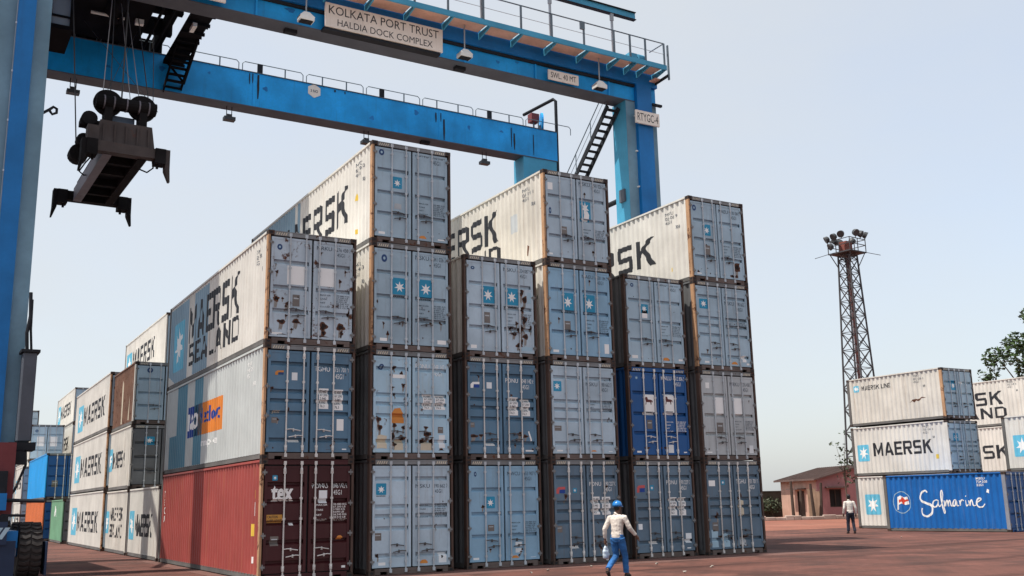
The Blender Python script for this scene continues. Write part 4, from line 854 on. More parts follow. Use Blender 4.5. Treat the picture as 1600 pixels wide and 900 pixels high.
# floodlights hung from the beams
for x in (-3.1, 3.22, 9.6, 16.0):
    fl = cpart('floodlight', MB().box(x-0.26, x+0.26, 6.72, 7.08, 18.62, 18.76).add([(x-0.28, 6.72, 18.76), (x+0.28, 6.72, 18.76), (x+0.28, 7.08, 18.76), (x-0.28, 7.08, 18.76), (x-0.1, 6.8, 18.95), (x+0.1, 6.8, 18.95), (x+0.1, 7.0, 18.95), (x-0.1, 7.0, 18.95)], [(0, 1, 5, 4), (1, 2, 6, 5), (2, 3, 7, 6), (3, 0, 4, 7), (4, 5, 6, 7)]), LAMP_W)
    cpart('stem', MB().tube([(x, 6.9, 18.9), (x, 6.9, 20.0)], 0.028, 6), RAILW, fl); cpart('lens', MB().box(x-0.22, x+0.22, 6.76, 7.04, 18.59, 18.62), CM, fl)
for x in (-3.18, 3.04, 9.36, 15.6):
    fl = cpart('floodlight', MB().box(x-0.24, x+0.24, 15.95, 16.25, 18.05, 18.2).box(x-0.12, x+0.1, 16.0, 16.2, 18.2, 18.32), LAMP_D)
    cpart('stem', MB().tube([(x-0.12, 16.1, 18.3), (x-0.12, 16.1, 18.7)], 0.018, 6).tube([(x+0.1, 16.1, 18.3), (x+0.1, 16.1, 18.7)], 0.018, 6), CM, fl)
for x, y in ((9.9, YF+0.4), (12.35, YB+0.4), (3.0, YF+0.45)): cpart('junction_box', MB().box(x-0.22, x+0.22, y-0.12, y+0.12, 18.56, 18.7), CM)
# low loop rails on the rear girder
xs = [XL0+0.2, -2.6, 0.2, 3.0, 6.0, 8.9, 11.8, 14.7, 17.4]; xs = [-5.2+2.88*i for i in range(9)]
for i, x in enumerate(xs):
    x1 = x+2.72; y = YB+0.06; zt = ZT+0.47
    cpart('loop_rail', MB().tube([(x, y, ZT+0.03), (x, y, zt-0.1), (x+0.1, y, zt), (x1-0.1, y, zt), (x1, y, zt-0.1), (x1, y, ZT+0.03)], 0.02, 6), RAILP, g2)
    for dx in (0.75, 1.9): cpart('rail_post', MB().box(x+dx-0.025, x+dx+0.025, y-0.02, y+0.02, ZT+0.03, zt), RAILP, g2)
    if i % 2 == 1: cpart('post_box', MB().box(x+0.66, x+0.88, y-0.05, y+0.05, ZT+0.03, zt), CM, g2)
DRIP = mat('black_grease_drip', (0.012, 0.016, 0.025), 0.7, fade=0.2)
rg = random.Random(4)
for x in (3.72, 3.86, 4.08, 12.7, 12.98, 13.12, 16.9, 17.05, 18.2, 7.6, 8.1):
    h = 0.3+0.9*rg.random() if x < 5 or x > 12 else 0.12; w = 0.05+0.07*rg.random(); z1 = ZT-0.06-0.5*rg.random()*(x > 12); z0 = max(ZB+0.03, z1-h)
    flat(poly2d([(w*0.3, 0), (w*0.7, 0.02), (w, (z1-z0)*0.4), (w*0.85, z1-z0), (w*0.1, z1-z0), (0, (z1-z0)*0.55)]), x, z0, YB-0.015, DRIP, g2, 'grease_drip')
for x, z in ((5.2, 18.95), (8.4, 18.85), (11.3, 19.0), (15.9, 18.9), (2.6, 19.1), (12.2, 19.2)):
    flat(blob2d(0.2+0.3*rg.random(), 0.12+0.15*rg.random(), rg), x, z, YF-0.004, CD, g, 'paint_patch')
for i in range(9):
    x = -3+2.4*i+rg.random(); flat(blob2d(0.15+0.2*rg.random(), 0.15+0.2*rg.random(), rg), x, ZB+0.2+0.9*rg.random(), YB-0.004, CD, g2, 'paint_patch')
# stack pipe, cable reel on the rear right corner
cpart('stand_pipe', MB().tube([(19.72, YB+0.1, 9.0), (19.72, YB+0.1, 22.05), (19.68, YB+0.25, 22.2), (19.3, YB+2.6, 22.1)], 0.085, 10), CM)
rl = cpart('cable_reel', MB().disc((19.0, YB+0.4, 20.85), (0.9, -0.4, 0), 0.5, 0.1, 24), CB); cpart('motor', MB().box(18.3, 18.75, YB+0.2, YB+0.6, 20.75, 21.2), CR, rl); cpart('stand', MB().box(18.45, 18.52, YB+0.3, YB+0.36, ZT, 20.8).box(18.9, 19.1, YB+0.35, YB+0.5, ZT, 20.7), RAILP, rl)
# stairs down the right hand legs
st = cpart('stair', MB().bar((17.12, 7.9, 18.45), (17.12, 12.7, 14.0), 0.05, 0.24), CM)
cpart('stringer', MB().bar((17.7, 7.9, 18.45), (17.7, 12.7, 14.0), 0.05, 0.24), CM, st)
for i in range(19):
    t = (i+0.5)/19; y = 7.9+4.8*t; z = 18.45-4.45*t; cpart('tread', MB().box(17.14, 17.68, y-0.11, y+0.11, z-0.015, z+0.02), CM, st)
cpart('handrail', MB().tube([(17.1, 7.9, 19.35), (17.1, 12.7, 14.9)], 0.024, 6).tube([(17.1, 7.9, 18.95), (17.1, 12.7, 14.5)], 0.012, 6), RAILP, st)
for t in (0.02, 0.27, 0.52, 0.77, 0.98): y = 7.9+4.8*t; z = 18.45-4.45*t; cpart('rail_post', MB().tube([(17.1, y, z), (17.1, y, z+0.9)], 0.022, 6), RAILP, st)
cpart('landing', MB().box(17.0, 17.75, 12.6, 15.0, 13.9, 14.0), CM, st)
# lower left: sill beam, cable tank, bogies, machinery
for sx in (-1, 1):
    x0, x1 = (-6.45, -5.05) if sx < 0 else (17.95, 19.4)
    cpart('sill_beam', MB().box(x0, x1, 6.5, 17.6, 1.75, 2.75), CD)
    cpart('beam_end', MB().box(x0-0.02, x1+0.02, 6.1, 6.52, 1.7, 3.68 if sx < 0 else 2.9), CR)
    cpart('engine_house' if sx < 0 else 'electric_house', MB().box(x0-1.6 if sx < 0 else x0, -4.8 if sx < 0 else x1+1.2, 9.4, 15.4, 2.8, 7.4 if sx < 0 else 5.2), CG)  # unseen left house made tall and wide for its shadow on the ground
    for yc in (7.3, 16.6):
        for dy in (-0.95, 0.95):
            xw = -4.52 if sx < 0 else 19.9
            w = cpart('wheel', MB().disc((xw, yc+dy, 0.76), (1, 0, 0), 0.42, 0.5, 20).disc((xw, yc+dy, 0.76), (1, 0, 0), 0.16, 0.62, 12), CD)
            prof = [(-0.27, 0.42), (-0.30, 0.52), (-0.29, 0.66), (-0.24, 0.71), (0.24, 0.71), (0.29, 0.66), (0.30, 0.52), (0.27, 0.42)]
            ty = cpart('tyre', MB().lathe((xw, yc+dy, 0.76), (1, 0, 0), prof, 36), TYRE, w, True)
            tr = MB(); n = 26
            for i in range(n):
                for s in (-1, 1):
                    pts = []
                    for (xx, da) in ((0.02, 0.0), (0.14, 0.07), (0.27, 0.02)):
                        for r_ in (0.70, 0.755):
                            for wd in (0, 0.12):
                                a = 2*math.pi*(i+(0.5 if s > 0 else 0.35))/n+da+wd; pts.append((xw+s*xx, yc+dy+r_*math.cos(a), 0.76+r_*math.sin(a)))
                    for q in (0, 4): tr.add([pts[q+j] for j in (0, 1, 3, 2, 4, 5, 7, 6)], [(0, 1, 2, 3), (7, 6, 5, 4), (0, 4, 5, 1), (1, 5, 6, 2), (2, 6, 7, 3), (3, 7, 4, 0)])
            cpart('tread', tr, TYRE, w)
        xb = -5.6 if sx < 0 else 18.7
        cpart('bogie', MB().box(xb-0.5, xb+0.75, yc-1.5, yc+1.5, 0.85, 1.3).box(xb-0.4, xb+0.4, yc-0.4, yc+0.4, 1.3, 1.76), CD)
tk = cpart('cable_tank', MB().box(-4.99, -4.62, 6.75, 7.35, 3.75, 6.3), CG, None, bevel=0.03); cpart('tank_lid', MB().box(-5.05, -4.55, 6.68, 7.42, 6.3, 6.38), CM, tk); cpart('tank_shelf', MB().box(-5.2, -4.5, 6.6, 7.5, 3.5, 3.72), CM, tk)
cpart('hose', MB().tube([(-4.88, 7.0, 6.35), (-4.92, 7.0, 6.9), (-4.86, 7.0, 7.4), (-4.9, 7.0, 8.1)], 0.05, 8).tube([(-4.76, 7.05, 6.35), (-4.82, 7.05, 7.0), (-4.84, 7.05, 7.9)], 0.035, 8), CM, tk)
cpart('hose', MB().tube([(-4.72, 6.9, 3.5), (-4.7, 6.8, 3.1), (-4.95, 6.6, 2.4), (-5.1, 6.4, 2.2)], 0.035, 8), CM, tk); cpart('cable_box', MB().box(-5.0, -4.72, 6.5, 6.8, 3.1, 3.45), CM, tk)
fb = cpart('drive_housing', MB().box(-6.3, -5.12, 5.75, 6.1, 1.15, 1.72), CM); cpart('cover', MB().box(-5.75, -5.2, 5.7, 5.75, 1.85, 2.3), CD, fb)
gp = cpart('warning_plate', MB().box(-5.75, -5.15, 5.40, 5.44, 0.95, 1.55), DKB, fb)
for i in range(3): flat(poly2d([(0, 0), (0.12, 0), (0.3, 0.3), (0.18, 0.3)]), -5.72+0.17*i, 1.1, 5.392, P_PALEBLUE, gp, 'stripe')
cpart('stop_bar', MB().tube([(-5.3, 5.9, 2.12), (-4.25, 5.9, 2.08)], 0.05, 8).tube([(-5.3, 5.85, 1.72), (-4.7, 5.85, 1.7)], 0.035, 8), CM, fb)
cpart('gearbox', MB().box(-6.2, -5.2, 5.9, 6.3, 1.95, 2.9).disc((-5.45, 5.85, 2.35), (0, 1, 0), 0.2, 0.2, 14).disc((-5.75, 5.85, 1.5), (0, 1, 0), 0.22, 0.25, 14), CM, fb)
cpart('mudguard', MB().box(-4.16, -4.12, 5.5, 6.5, 0.12, 1.0), DKB, fb); cpart('bumper', MB().box(-6.4, -4.92, 5.45, 5.55, 0.1, 1.05), DKB, fb)

# ------------------------------------------------------------------ trolley on the girders, its cabin and ropes
CM_SAVE = CM; CM = mat('black_trolley_steel', (0.006, 0.006, 0.008), 0.95, spec=0.08, rust=0.2, fade=0.2, rustcol=((0.03, 0.02, 0.018), (0.012, 0.01, 0.01)))
tr_ = tag(empty('crane_trolley', craned(-2.0, 12.0, 20.35), PSI), 'black steel trolley with operator cabin and stair platform sitting across the two crane beams', 'crane trolley')
TO = (-2.0, 12.0, 20.35)
def tpart(name, mb, m, parent=None, smooth=False): return mb.build(name, m, parent or tr_, smooth, TO)
fr = tpart('trolley_frame', MB().box(-4.4, -4.1, 7.4, 16.6, 20.4, 21.1), CM)
for x in (-3.0, -1.6, -0.2): tpart('cross_beam', MB().box(x-0.12, x+0.12, 7.4, 16.6, 20.42, 21.0), CM, fr)
for y in (7.9, 10.0, 12.2, 14.2, 16.1): tpart('long_beam', MB().box(-4.3, 0.1, y-0.15, y+0.15, 20.45, 20.95), CM, fr)
tpart('deck', MB().box(-6.4, -1.0, 7.3, 16.7, 21.1, 21.15), CM, fr); tpart('drip_pan', MB().box(-6.4, -1.0, 8.45, 15.55, 20.36, 20.40), CM, fr); tpart('side_skirt', MB().box(-6.4, 0.1, 16.55, 16.6, 20.55, 21.1), CM, fr)
for x in (-3.7, -0.6):
    for y in (7.83, 16.1): tpart('trolley_wheel', MB().disc((x, y, 20.42), (0, 1, 0), 0.22, 0.14, 18), CM, fr)
tpart('machine_house', MB().box(-3.9, -1.05, 8.5, 15.5, 21.15, 23.2), CM)
dr = tpart('hoist_drum', MB().disc((-2.3, 11.8, 20.55), (0, 1, 0), 0.42, 3.6, 24), CM)
for y in (9.3, 10.6, 12.9, 14.2): tpart('sheave', MB().disc((-2.3+0.5*((y > 11)-0.5), y, 20.3), (1, 0, 0), 0.32, 0.1, 18), CM, dr)
pf = tpart('access_platform', MB().box(0.12, 0.95, 9.0, 15.9, 20.02, 20.07), CM)
for i in range(9): y = 9.1+0.83*i; tpart('grating_bar', MB().box(0.12, 1.0, y-0.05, y+0.05, 19.9, 20.02), CM, pf)
tpart('platform_rail', MB().tube([(0.98, 9.0, 20.95), (0.98, 15.9, 20.95)], 0.03, 6).tube([(0.98, 9.0, 20.5), (0.98, 15.9, 20.5)], 0.02, 6), CM, pf)
for i in range(8): y = 9.0+0.985*i; tpart('rail_post', MB().box(0.95, 1.01, y-0.03, y+0.03, 20.0, 20.97), CM, pf)
for i in range(11): y = 8.8+0.66*i; tpart('grating_bar', MB().box(-1.0, 0.1, y-0.10, y+0.10, 20.97, 21.06), CM, pf)
for x in (-0.75, -0.35): tpart('cable_run', MB().tube([(x, 8.6, 20.3), (x, 15.4, 20.25)], 0.06, 8), CM, pf)
sr = tpart('ladder', MB().bar((0.2, 13.6, 19.95), (0.2, 15.8, 18.75), 0.05, 0.2).bar((0.9, 13.6, 19.95), (0.9, 15.8, 18.9), 0.05, 0.2), CM, pf)
for i in range(7): t = (i+0.5)/7; tpart('tread', MB().box(0.22, 0.88, 13.6+2.2*t-0.1, 13.6+2.2*t+0.1, 19.93-1.15*t, 19.97-1.15*t), CM, sr)
tpart('sway_frame', MB().bar((0.2, 15.6, 20.0), (0.9, 15.2, 19.0), 0.09).bar((0.9, 13.0, 20.0), (0.9, 15.3, 19.0), 0.09).bar((0.2, 15.2, 19.0), (0.9, 15.2, 19.0), 0.09), CM, pf)
cab = tpart('operator_cabin', MB().box(-5.6, -3.95, 10.4, 12.5, 19.3, 20.4).box(-5.6, -3.95, 10.4, 12.5, 18.1, 18.25).box(-4.06, -3.95, 10.4, 10.52, 18.25, 19.3).box(-4.06, -3.95, 12.38, 12.5, 18.25, 19.3).box(-5.6, -5.5, 10.4, 12.5, 18.25, 19.3).box(-5.5, -4.06, 10.42, 10.46, 18.55, 18.62).box(-4.75, -4.65, 10.42, 10.48, 18.25, 19.3), CM)
tpart('window', MB().box(-5.5, -4.06, 10.48, 10.50, 18.25, 19.3), GLASS, cab); tpart('window', MB().box(-4.0, -3.98, 10.52, 12.38, 18.25, 19.3), GLASS, cab); tpart('seat', MB().box(-5.0, -4.5, 11.2, 11.7, 18.3, 19.0), CM, cab)
tpart('hanger', MB().box(-4.4, -4.2, 11.0, 12.0, 20.3, 20.5).box(-5.2, -5.0, 11.0, 12.0, 20.3, 20.5), CM, cab)
tpart('strip_lamp', MB().tube([(-3.1, 13.0, 20.22), (-1.9, 13.0, 20.22)], 0.06, 8), LAMP_W, tr_); tpart('lamp_box', MB().box(-1.5, -1.2, 12.9, 13.1, 20.1, 20.3), LAMP_W, tr_); tpart('service_lamp', MB().box(0.3, 0.45, 11.3, 11.9, 19.7, 19.85), LAMP_W, tr_)

# ------------------------------------------------------------------ spreader hanging on its ropes
SPM = mat('spreader_black_grease', (0.009, 0.008, 0.009), 0.85, spec=0.1, rust=0.3, fade=0.3, rustcol=((0.09, 0.045, 0.035), (0.04, 0.025, 0.02)))
SPB = mat('spreader_brown_steel', (0.06, 0.047, 0.045), 0.8, rust=0.5, streak=0.8, fade=0.3, streakcol=(0.05, 0.03, 0.025), rustcol=((0.10, 0.05, 0.04), (0.05, 0.03, 0.025)))
SPG = mat('spreader_lilac_grey', (0.15, 0.14, 0.165), 0.6, rust=0.3, streak=0.4, fade=0.25, streakcol=(0.1, 0.08, 0.09))
SO = (-2.35, 11.0, 12.6)
sp = tag(empty('container_spreader', craned(SO[0]-0.05, SO[1]+0.1, 13.0), PSI+R(1.0)), 'dark greasy spreader frame with two big sheaves hanging on ropes from the trolley', 'spreader')
def spart(name, mb, m, parent=None, smooth=False): return mb.build(name, m, parent or sp, smooth)
sp.scale = (0.88, 1.0, 0.85)
Ls = 3.03
for s in (-1, 1):
    spart('side_beam', MB().box(s*0.62-0.16, s*0.62+0.16, -Ls+0.1, Ls-0.1, 0.05, 0.62), SPG if s < 0 else SPM)
    e = spart('end_beam', MB().box(-1.05, 1.05, s*Ls-0.18, s*Ls+0.18, 0.08, 0.48), SPB if s < 0 else SPM)
    for a in (-1, 1):
        spart('twistlock_box', MB().box(a*1.2-0.19, a*1.2+0.19, s*Ls-0.24, s*Ls+0.24, -0.1, 0.5).tube([(a*1.14, s*Ls, -0.25), (a*1.14, s*Ls, -0.1)], 0.05, 8), SPM, e)
        fp = MB(); x = a*1.46
        P0 = [(x-0.09, -0.2, 0.5), (x+0.09, -0.2, 0.5), (x+0.09, 0.2, 0.5), (x-0.09, 0.2, 0.5), (x-0.08+a*0.02, -0.18, -0.3), (x+0.08+a*0.02, -0.18, -0.3), (x+0.08+a*0.02, 0.18, -0.3), (x-0.08+a*0.02, 0.18, -0.3),
              (x-0.03+a*0.12, -0.08, -0.75), (x+0.03+a*0.12, -0.08, -0.75), (x+0.03+a*0.12, 0.08, -0.75), (x-0.03+a*0.12, 0.08, -0.75)]
        fp.add([(p, s*Ls+q_, r_) for p, q_, r_ in P0], [(0, 1, 2, 3), (0, 4, 5, 1), (1, 5, 6, 2), (2, 6, 7, 3), (3, 7, 4, 0), (4, 8, 9, 5), (5, 9, 10, 6), (6, 10, 11, 7), (7, 11, 8, 4), (8, 11, 10, 9)])
        spart('flipper', fp, SPB if (a > 0 and s < 0) else SPM, e)
for y in (-1.9, -0.7, 0.7, 1.9): spart('cross_member', MB().box(-0.46, 0.46, y-0.1, y+0.1, 0.1, 0.4), SPM)
spart('belly_plate', MB().box(-0.46, 0.46, -2.8, -0.15, 0.4, 0.44).box(-0.46, 0.46, 0.15, 2.8, 0.4, 0.44), SPM)
spart('top_plate', MB().box(-0.78, 0.78, -2.2, 2.2, 0.62, 0.68), SPM)
hb = spart('head_block', MB().add([(-1.05, -2.95, 0.45), (1.05, -2.95, 0.45), (1.05, -2.6, 0.45), (-1.05, -2.6, 0.45), (-0.92, -2.9, 1.45), (0.92, -2.9, 1.45), (0.92, -2.65, 1.45), (-0.92, -2.65, 1.45)], [(0, 1, 5, 4), (2, 3, 7, 6), (1, 2, 6, 5), (3, 0, 4, 7), (4, 5, 6, 7), (3, 2, 1, 0)]), SPB)
spart('head_frame', MB().box(-0.9, 0.9, -2.65, -0.9, 0.9, 1.35), SPM, hb)
for i in range(5): x = -0.8+0.4*i; spart('rib', MB().box(x-0.03, x+0.03, -2.98, -2.92, 0.5, 1.3), SPB, hb)
for a in (-1, 1):
    spart('sheave_bracket', MB().box(a*0.62-0.14, a*0.62+0.14, -2.75, -2.2, 1.4, 2.1), SPM, hb)
    sv = spart('sheave', MB().disc((a*0.62, -2.45, 2.35), (0, 1, 0), 0.52, 0.16, 30), SPM, hb); spart('sheave_hub', MB().disc((a*0.62, -2.45, 2.35), (0, 1, 0), 0.16, 0.36, 16), SPG, sv)
spart('sheave_beam', MB().tube([(-1.08, -2.62, 2.3), (1.08, -2.62, 2.3)], 0.26, 14), SPM, hb)
for x in (-0.8, -0.45, 0.0, 0.45, 0.8): spart('beam_band', MB().disc((x, -2.62, 2.3), (1, 0, 0), 0.275, 0.05, 14), SPG, hb)
spart('cover_plate', MB().box(-0.4, 0.4, -2.3, -2.2, 1.35, 1.95), mat('spreader_blue_grey', (0.12, 0.17, 0.24), 0.6, fade=0.3, streak=0.4), hb)
mt = spart('hydraulic_motor', MB().disc((-1.25, -2.4, 1.55), (0, 1, 0), 0.28, 0.5, 18).box(-1.55, -0.85, -2.6, -2.2, 1.27, 1.5), SPM, hb)
spart('cable_basket', MB().disc((-1.35, -2.2, 0.75), (0, 1, 0), 0.26, 0.4, 16).disc((-1.45, -1.9, 0.3), (0, 1, 0), 0.34, 0.5, 16), SPM, hb)
spart('bracket_box', MB().box(-1.35, -0.95, -3.0, -2.6, 0.5, 1.15), SPB, hb)
spart('hose_loop', MB().tube([(-0.85, -2.0, 0.5), (-1.1, -1.4, 0.2), (-1.2, -0.8, 0.05), (-0.95, -0.3, 0.1), (-0.8, 0.2, 0.3)], 0.03, 6).tube([(1.0, -2.7, 0.4), (1.15, -2.4, 0.0), (1.0, -2.1, -0.1), (0.8, -1.8, 0.1)], 0.03, 6), CM)
CM = CM_SAVE
# ropes belong to the trolley
ROPE = mat('wire_rope', (0.05, 0.05, 0.052), 0.6, fade=0.2)
ROPE_L = mat('bright_wire_rope', (0.30, 0.30, 0.31), 0.5, fade=0.2)
for i, (x0, y0, x1, y1, zl, m, r_) in enumerate(((-3.1, 8.55, -2.85, 9.3, 14.9, ROPE_L, 0.014), (-2.85, 8.55, -2.7, 10.2, 14.9, ROPE, 0.016), (-2.5, 8.55, -2.4, 9.0, 14.9, ROPE, 0.028), (-2.2, 8.55, -2.25, 11.8, 14.9, ROPE_L, 0.014), (-1.9, 8.55, -1.95, 12.2, 14.9, ROPE_L, 0.014), (-1.6, 8.55, -1.4, 13.0, 14.9, ROPE, 0.018), (-1.47, 8.62, -0.7, 13.6, 14.85, ROPE, 0.014), (-3.1, 8.7, -1.2, 14.2, 14.9, ROPE, 0.010), (-1.3, 8.7, -3.2, 14.2, 14.9, ROPE, 0.010), (-3.72, 9.1, -4.15, 10.0, 13.3, ROPE, 0.022))):
    tpart('hoist_rope', MB().tube([(x1, y1, 20.4), (x0, y0, zl+0.1)], r_, 6), m)
# ------------------------------------------------------------------ ground
def ground_mat(name, c1, c2, c3, tyre=0.0, bump=0.3):
    m = bpy.data.materials.new(name); m.use_nodes = True; nt = m.node_tree; L = nt.links; b = nt.nodes['Principled BSDF']
    b.inputs['Roughness'].default_value = 0.92; b.inputs['Specular IOR Level'].default_value = 0.2
    tc = _n(nt, 'ShaderNodeTexCoord')
    def noise_(sc, det=6, rg=0.6, scale=None):
        n = _n(nt, 'ShaderNodeTexNoise'); n.inputs['Scale'].default_value = sc; n.inputs['Detail'].default_value = det; n.inputs['Roughness'].default_value = rg
        if scale:
            mp = _n(nt, 'ShaderNodeMapping'); mp.inputs['Scale'].default_value = scale; mp.inputs['Rotation'].default_value = (0, 0, R(12)); L.new(tc.outputs['Object'], mp.inputs[0]); L.new(mp.outputs[0], n.inputs['Vector'])
        else: L.new(tc.outputs['Object'], n.inputs['Vector'])
        return n.outputs['Fac']
    def ramp(f, a, b_, k=1.0):
        r = _n(nt, 'ShaderNodeMapRange'); r.inputs['From Min'].default_value = a; r.inputs['From Max'].default_value = b_; r.inputs['To Max'].default_value = k; L.new(f, r.inputs[0]); return r.outputs[0]
    def mix(f, a, c):
        x = _n(nt, 'ShaderNodeMix', data_type='RGBA'); L.new(f, x.inputs[0])
        for i, v in ((6, a), (7, c)):
            if isinstance(v, tuple): x.inputs[i].default_value = (*v, 1)
            else: L.new(v, x.inputs[i])
        return x.outputs[2]
    c = mix(ramp(noise_(0.12), 0.38, 0.62), c1, c2)
    c = mix(ramp(noise_(0.55, 8), 0.46, 0.64, 0.9), c, c3)
    c = mix(ramp(noise_(1.0, 6, 0.6, (0.05, 0.8, 1)), 0.50, 0.66, tyre), c, tuple(v*0.42 for v in c1))
    c = mix(ramp(noise_(1.0, 4, 0.5, (0.9, 0.07, 1)), 0.58, 0.68, tyre*0.6), c, tuple(v*0.55 for v in c1))
    c = mix(ramp(noise_(0.3, 7, 0.65), 0.56, 0.62, tyre*0.5), c, tuple(v*1.5 for v in c2))
    bk = _n(nt, 'ShaderNodeTexBrick'); bk.inputs['Scale'].default_value = 1.0; bk.inputs['Brick Width'].default_value = 0.42; bk.inputs['Row Height'].default_value = 0.21; bk.inputs['Mortar Size'].default_value = 0.018; L.new(tc.outputs['Object'], bk.inputs['Vector'])
    c = mix(ramp(bk.outputs['Fac'], 0.0, 1.0, 0.4*min(1, tyre+0.1)), c, tuple(v*0.45 for v in c1))
    c = mix(ramp(noise_(9.0, 5), 0.55, 0.8, 0.5), c, tuple(v*0.6 for v in c1))
    c = mix(ramp(noise_(38.0, 2), 0.66, 0.72, 0.55), c, tuple(min(1, v*1.9) for v in c2))
    L.new(c, b.inputs['Base Color'])
    bp = _n(nt, 'ShaderNodeBump'); bp.inputs['Strength'].default_value = bump; bp.inputs['Distance'].default_value = 0.03
    L.new(noise_(14.0, 8, 0.7), bp.inputs['Height']); L.new(bp.outputs[0], b.inputs['Normal'])
    return m
GM = ground_mat('yard_surface', (0.110, 0.048, 0.038), (0.137, 0.059, 0.046), (0.060, 0.033, 0.028), 0.9)
EARTH = ground_mat('red_earth', (0.22, 0.085, 0.058), (0.26, 0.11, 0.075), (0.17, 0.075, 0.054), 0.2)
PAVE = ground_mat('paved_strip', (0.13, 0.066, 0.055), (0.155, 0.082, 0.068), (0.10, 0.055, 0.048), 0.2)
tag(MB().add([(-600, -300, 0), (900, -300, 0), (900, 1200, 0), (-600, 1200, 0)], [(0, 1, 2, 3)]).build('ground', GM), kind='structure')
tag(MB().add([(-0.4, -1.55, 0.004), (18.2, -1.2, 0.004), (18.2, 13.2, 0.004), (-0.4, 13.2, 0.004)], [(0, 1, 2, 3)]).build('pavement', PAVE), kind='structure')
tag(MB().add([(24, 16.0, 0.004), (60, 14.5, 0.004), (140, 20, 0.004), (140, 140, 0.004), (24, 140, 0.004)], [(0, 1, 2, 3, 4)]).build('earth_ground', EARTH), kind='structure')
LIT = mat('crumpled_paper', (0.33, 0.29, 0.25), 0.8, fade=0.3)
def scrap(x, y, s, label, rng):
    mb = MB(); n = 7; ring = [(s*(0.6+0.5*rng.random())*math.cos(2*math.pi*i/n), s*0.6*(0.6+0.5*rng.random())*math.sin(2*math.pi*i/n), 0.01+0.05*rng.random()) for i in range(n)]
    mb.add([(0, 0, 0.06)]+ring, [(0, 1+i, 1+(i+1) % n) for i in range(n)]).add([(0, 0, 0.008)]+ring, [(0, 1+(i+1) % n, 1+i) for i in range(n)])
    o = mb.build('paper_scrap', LIT); o.location = (x, y, 0.006); tag(o, label, 'litter', 'paper scraps on the ground')
rng = random.Random(3)
for i, (x, y, s, l) in enumerate(((7.0, -2.1, 0.14, 'small white paper scrap left of the walking worker, nearer the block'), (6.2, -2.6, 0.1, 'tiny pale paper scrap on the ground, leftmost of the scraps'), (8.6, -1.75, 0.1, 'pale paper scrap on the ground just behind the worker'),
        (10.5, -2.15, 0.12, 'pale paper scrap to the right of the worker at the edge of the paved strip'), (9.0, -5.2, 0.13, 'crumpled pale scrap at the bottom edge right of the worker'), (10.8, -4.1, 0.16, 'flat paper scrap out on the open red ground'), (27.7, 3.8, 0.12, 'tiny pale scrap in front of the bright blue container'))):
    scrap(x, y, s*0.5, l, rng)

# ------------------------------------------------------------------ house, wall, kerb and fence posts at the back right
H_LIT = mat('ochre_plaster', (0.52, 0.33, 0.25), 0.85, rust=0.4, streak=0.55, fade=0.2, streakcol=(0.25, 0.15, 0.10), rustcol=((0.45, 0.24, 0.14), (0.30, 0.15, 0.09)), rscale=0.8)
H_PINK = mat('pink_plaster', (0.40, 0.19, 0.185), 0.85, rust=0.15, streak=0.4, fade=0.2, streakcol=(0.18, 0.10, 0.10), rscale=1.0)
TILE = mat('weathered_roof_tile', (0.12, 0.08, 0.07), 0.85, rust=0.3, streak=0.5, fade=0.3)
TILE_R = mat('red_roof_tile', (0.32, 0.12, 0.08), 0.85, rust=0.3, fade=0.3)
DARKIN = mat('dark_room', (0.02, 0.017, 0.016), 0.9, fade=0.1)
WOOD = mat('old_timber', (0.06, 0.04, 0.03), 0.85, streak=0.5, fade=0.3)
HX, HY, HW, HD, HH = 54.4, 33.6, 7.4, 7.7, 3.05
hs = tag(empty('house', (HX, HY, 0), R(-23)), 'small pink and ochre plastered house with weathered low roof beyond the yard', 'house')
def hp(name, mb, m, parent=None): return mb.build(name, m, parent or hs)
# left wall faces the sun (along y), with a doorway; front wall (along x) pink, with a window
dy0, dy1 = 2.7, 4.2
hp('wall', MB().box(0, 0.22, 0.22, dy0, 0, HH).box(0, 0.22, dy1, HD, 0, HH).box(0, 0.22, dy0, dy1, 2.15, HH), H_LIT)
wx0, wx1 = 0.95, 1.95
mb = MB().box(0.0, wx0, 0, 0.22, 0, HH).box(wx1, HW, 0, 0.22, 0, HH).box(wx0, wx1, 0, 0.22, 0, 0.85).box(wx0, wx1, 0, 0.22, 2.25, HH)
mb.add([(0, 0, HH), (HW, 0, HH), (HW/2, 0, HH+0.95), (0, 0.22, HH), (HW, 0.22, HH), (HW/2, 0.22, HH+0.95)], [(0, 1, 2), (5, 4, 3), (0, 2, 5, 3), (1, 4, 5, 2)]); hp('wall', mb, H_PINK)
hp('wall', MB().box(HW-0.22, HW, 0.22, HD, 0, HH).box(0.22, HW-0.22, HD-0.22, HD, 0, HH), H_PINK)
hp('room', MB().box(0.6, HW-0.3, 0.6, HD-0.3, 0.01, HH-0.05), DARKIN)
dr = hp('door', MB().box(0.1, 0.15, dy0, dy0+0.75, 0, 2.1), WOOD); hp('door_frame', MB().box(0.02, 0.2, dy1-0.08, dy1, 0, 2.15), WOOD, dr)
wn = hp('window', MB().box(wx0, wx1, 0.12, 0.15, 0.85, 2.25), DARKIN); hp('frame', MB().box(wx0, wx0+0.08, 0.05, 0.11, 0.85, 2.25).box(wx1-0.08, wx1, 0.05, 0.11, 0.85, 2.25).box(wx0+0.08, wx1-0.08, 0.05, 0.11, 2.17, 2.25).box(wx0+0.08, wx1-0.08, 0.05, 0.11, 0.85, 0.93).box((wx0+wx1)/2-0.04, (wx0+wx1)/2+0.04, 0.05, 0.11, 0.93, 2.17), WOOD, wn)
hp('awning', MB().box(-0.75, 0, dy0-0.4, dy1+0.45, 2.28, 2.38), TILE); hp('awning', MB().box(wx0-0.35, wx1+0.35, -0.65, 0, 2.34, 2.44), TILE)
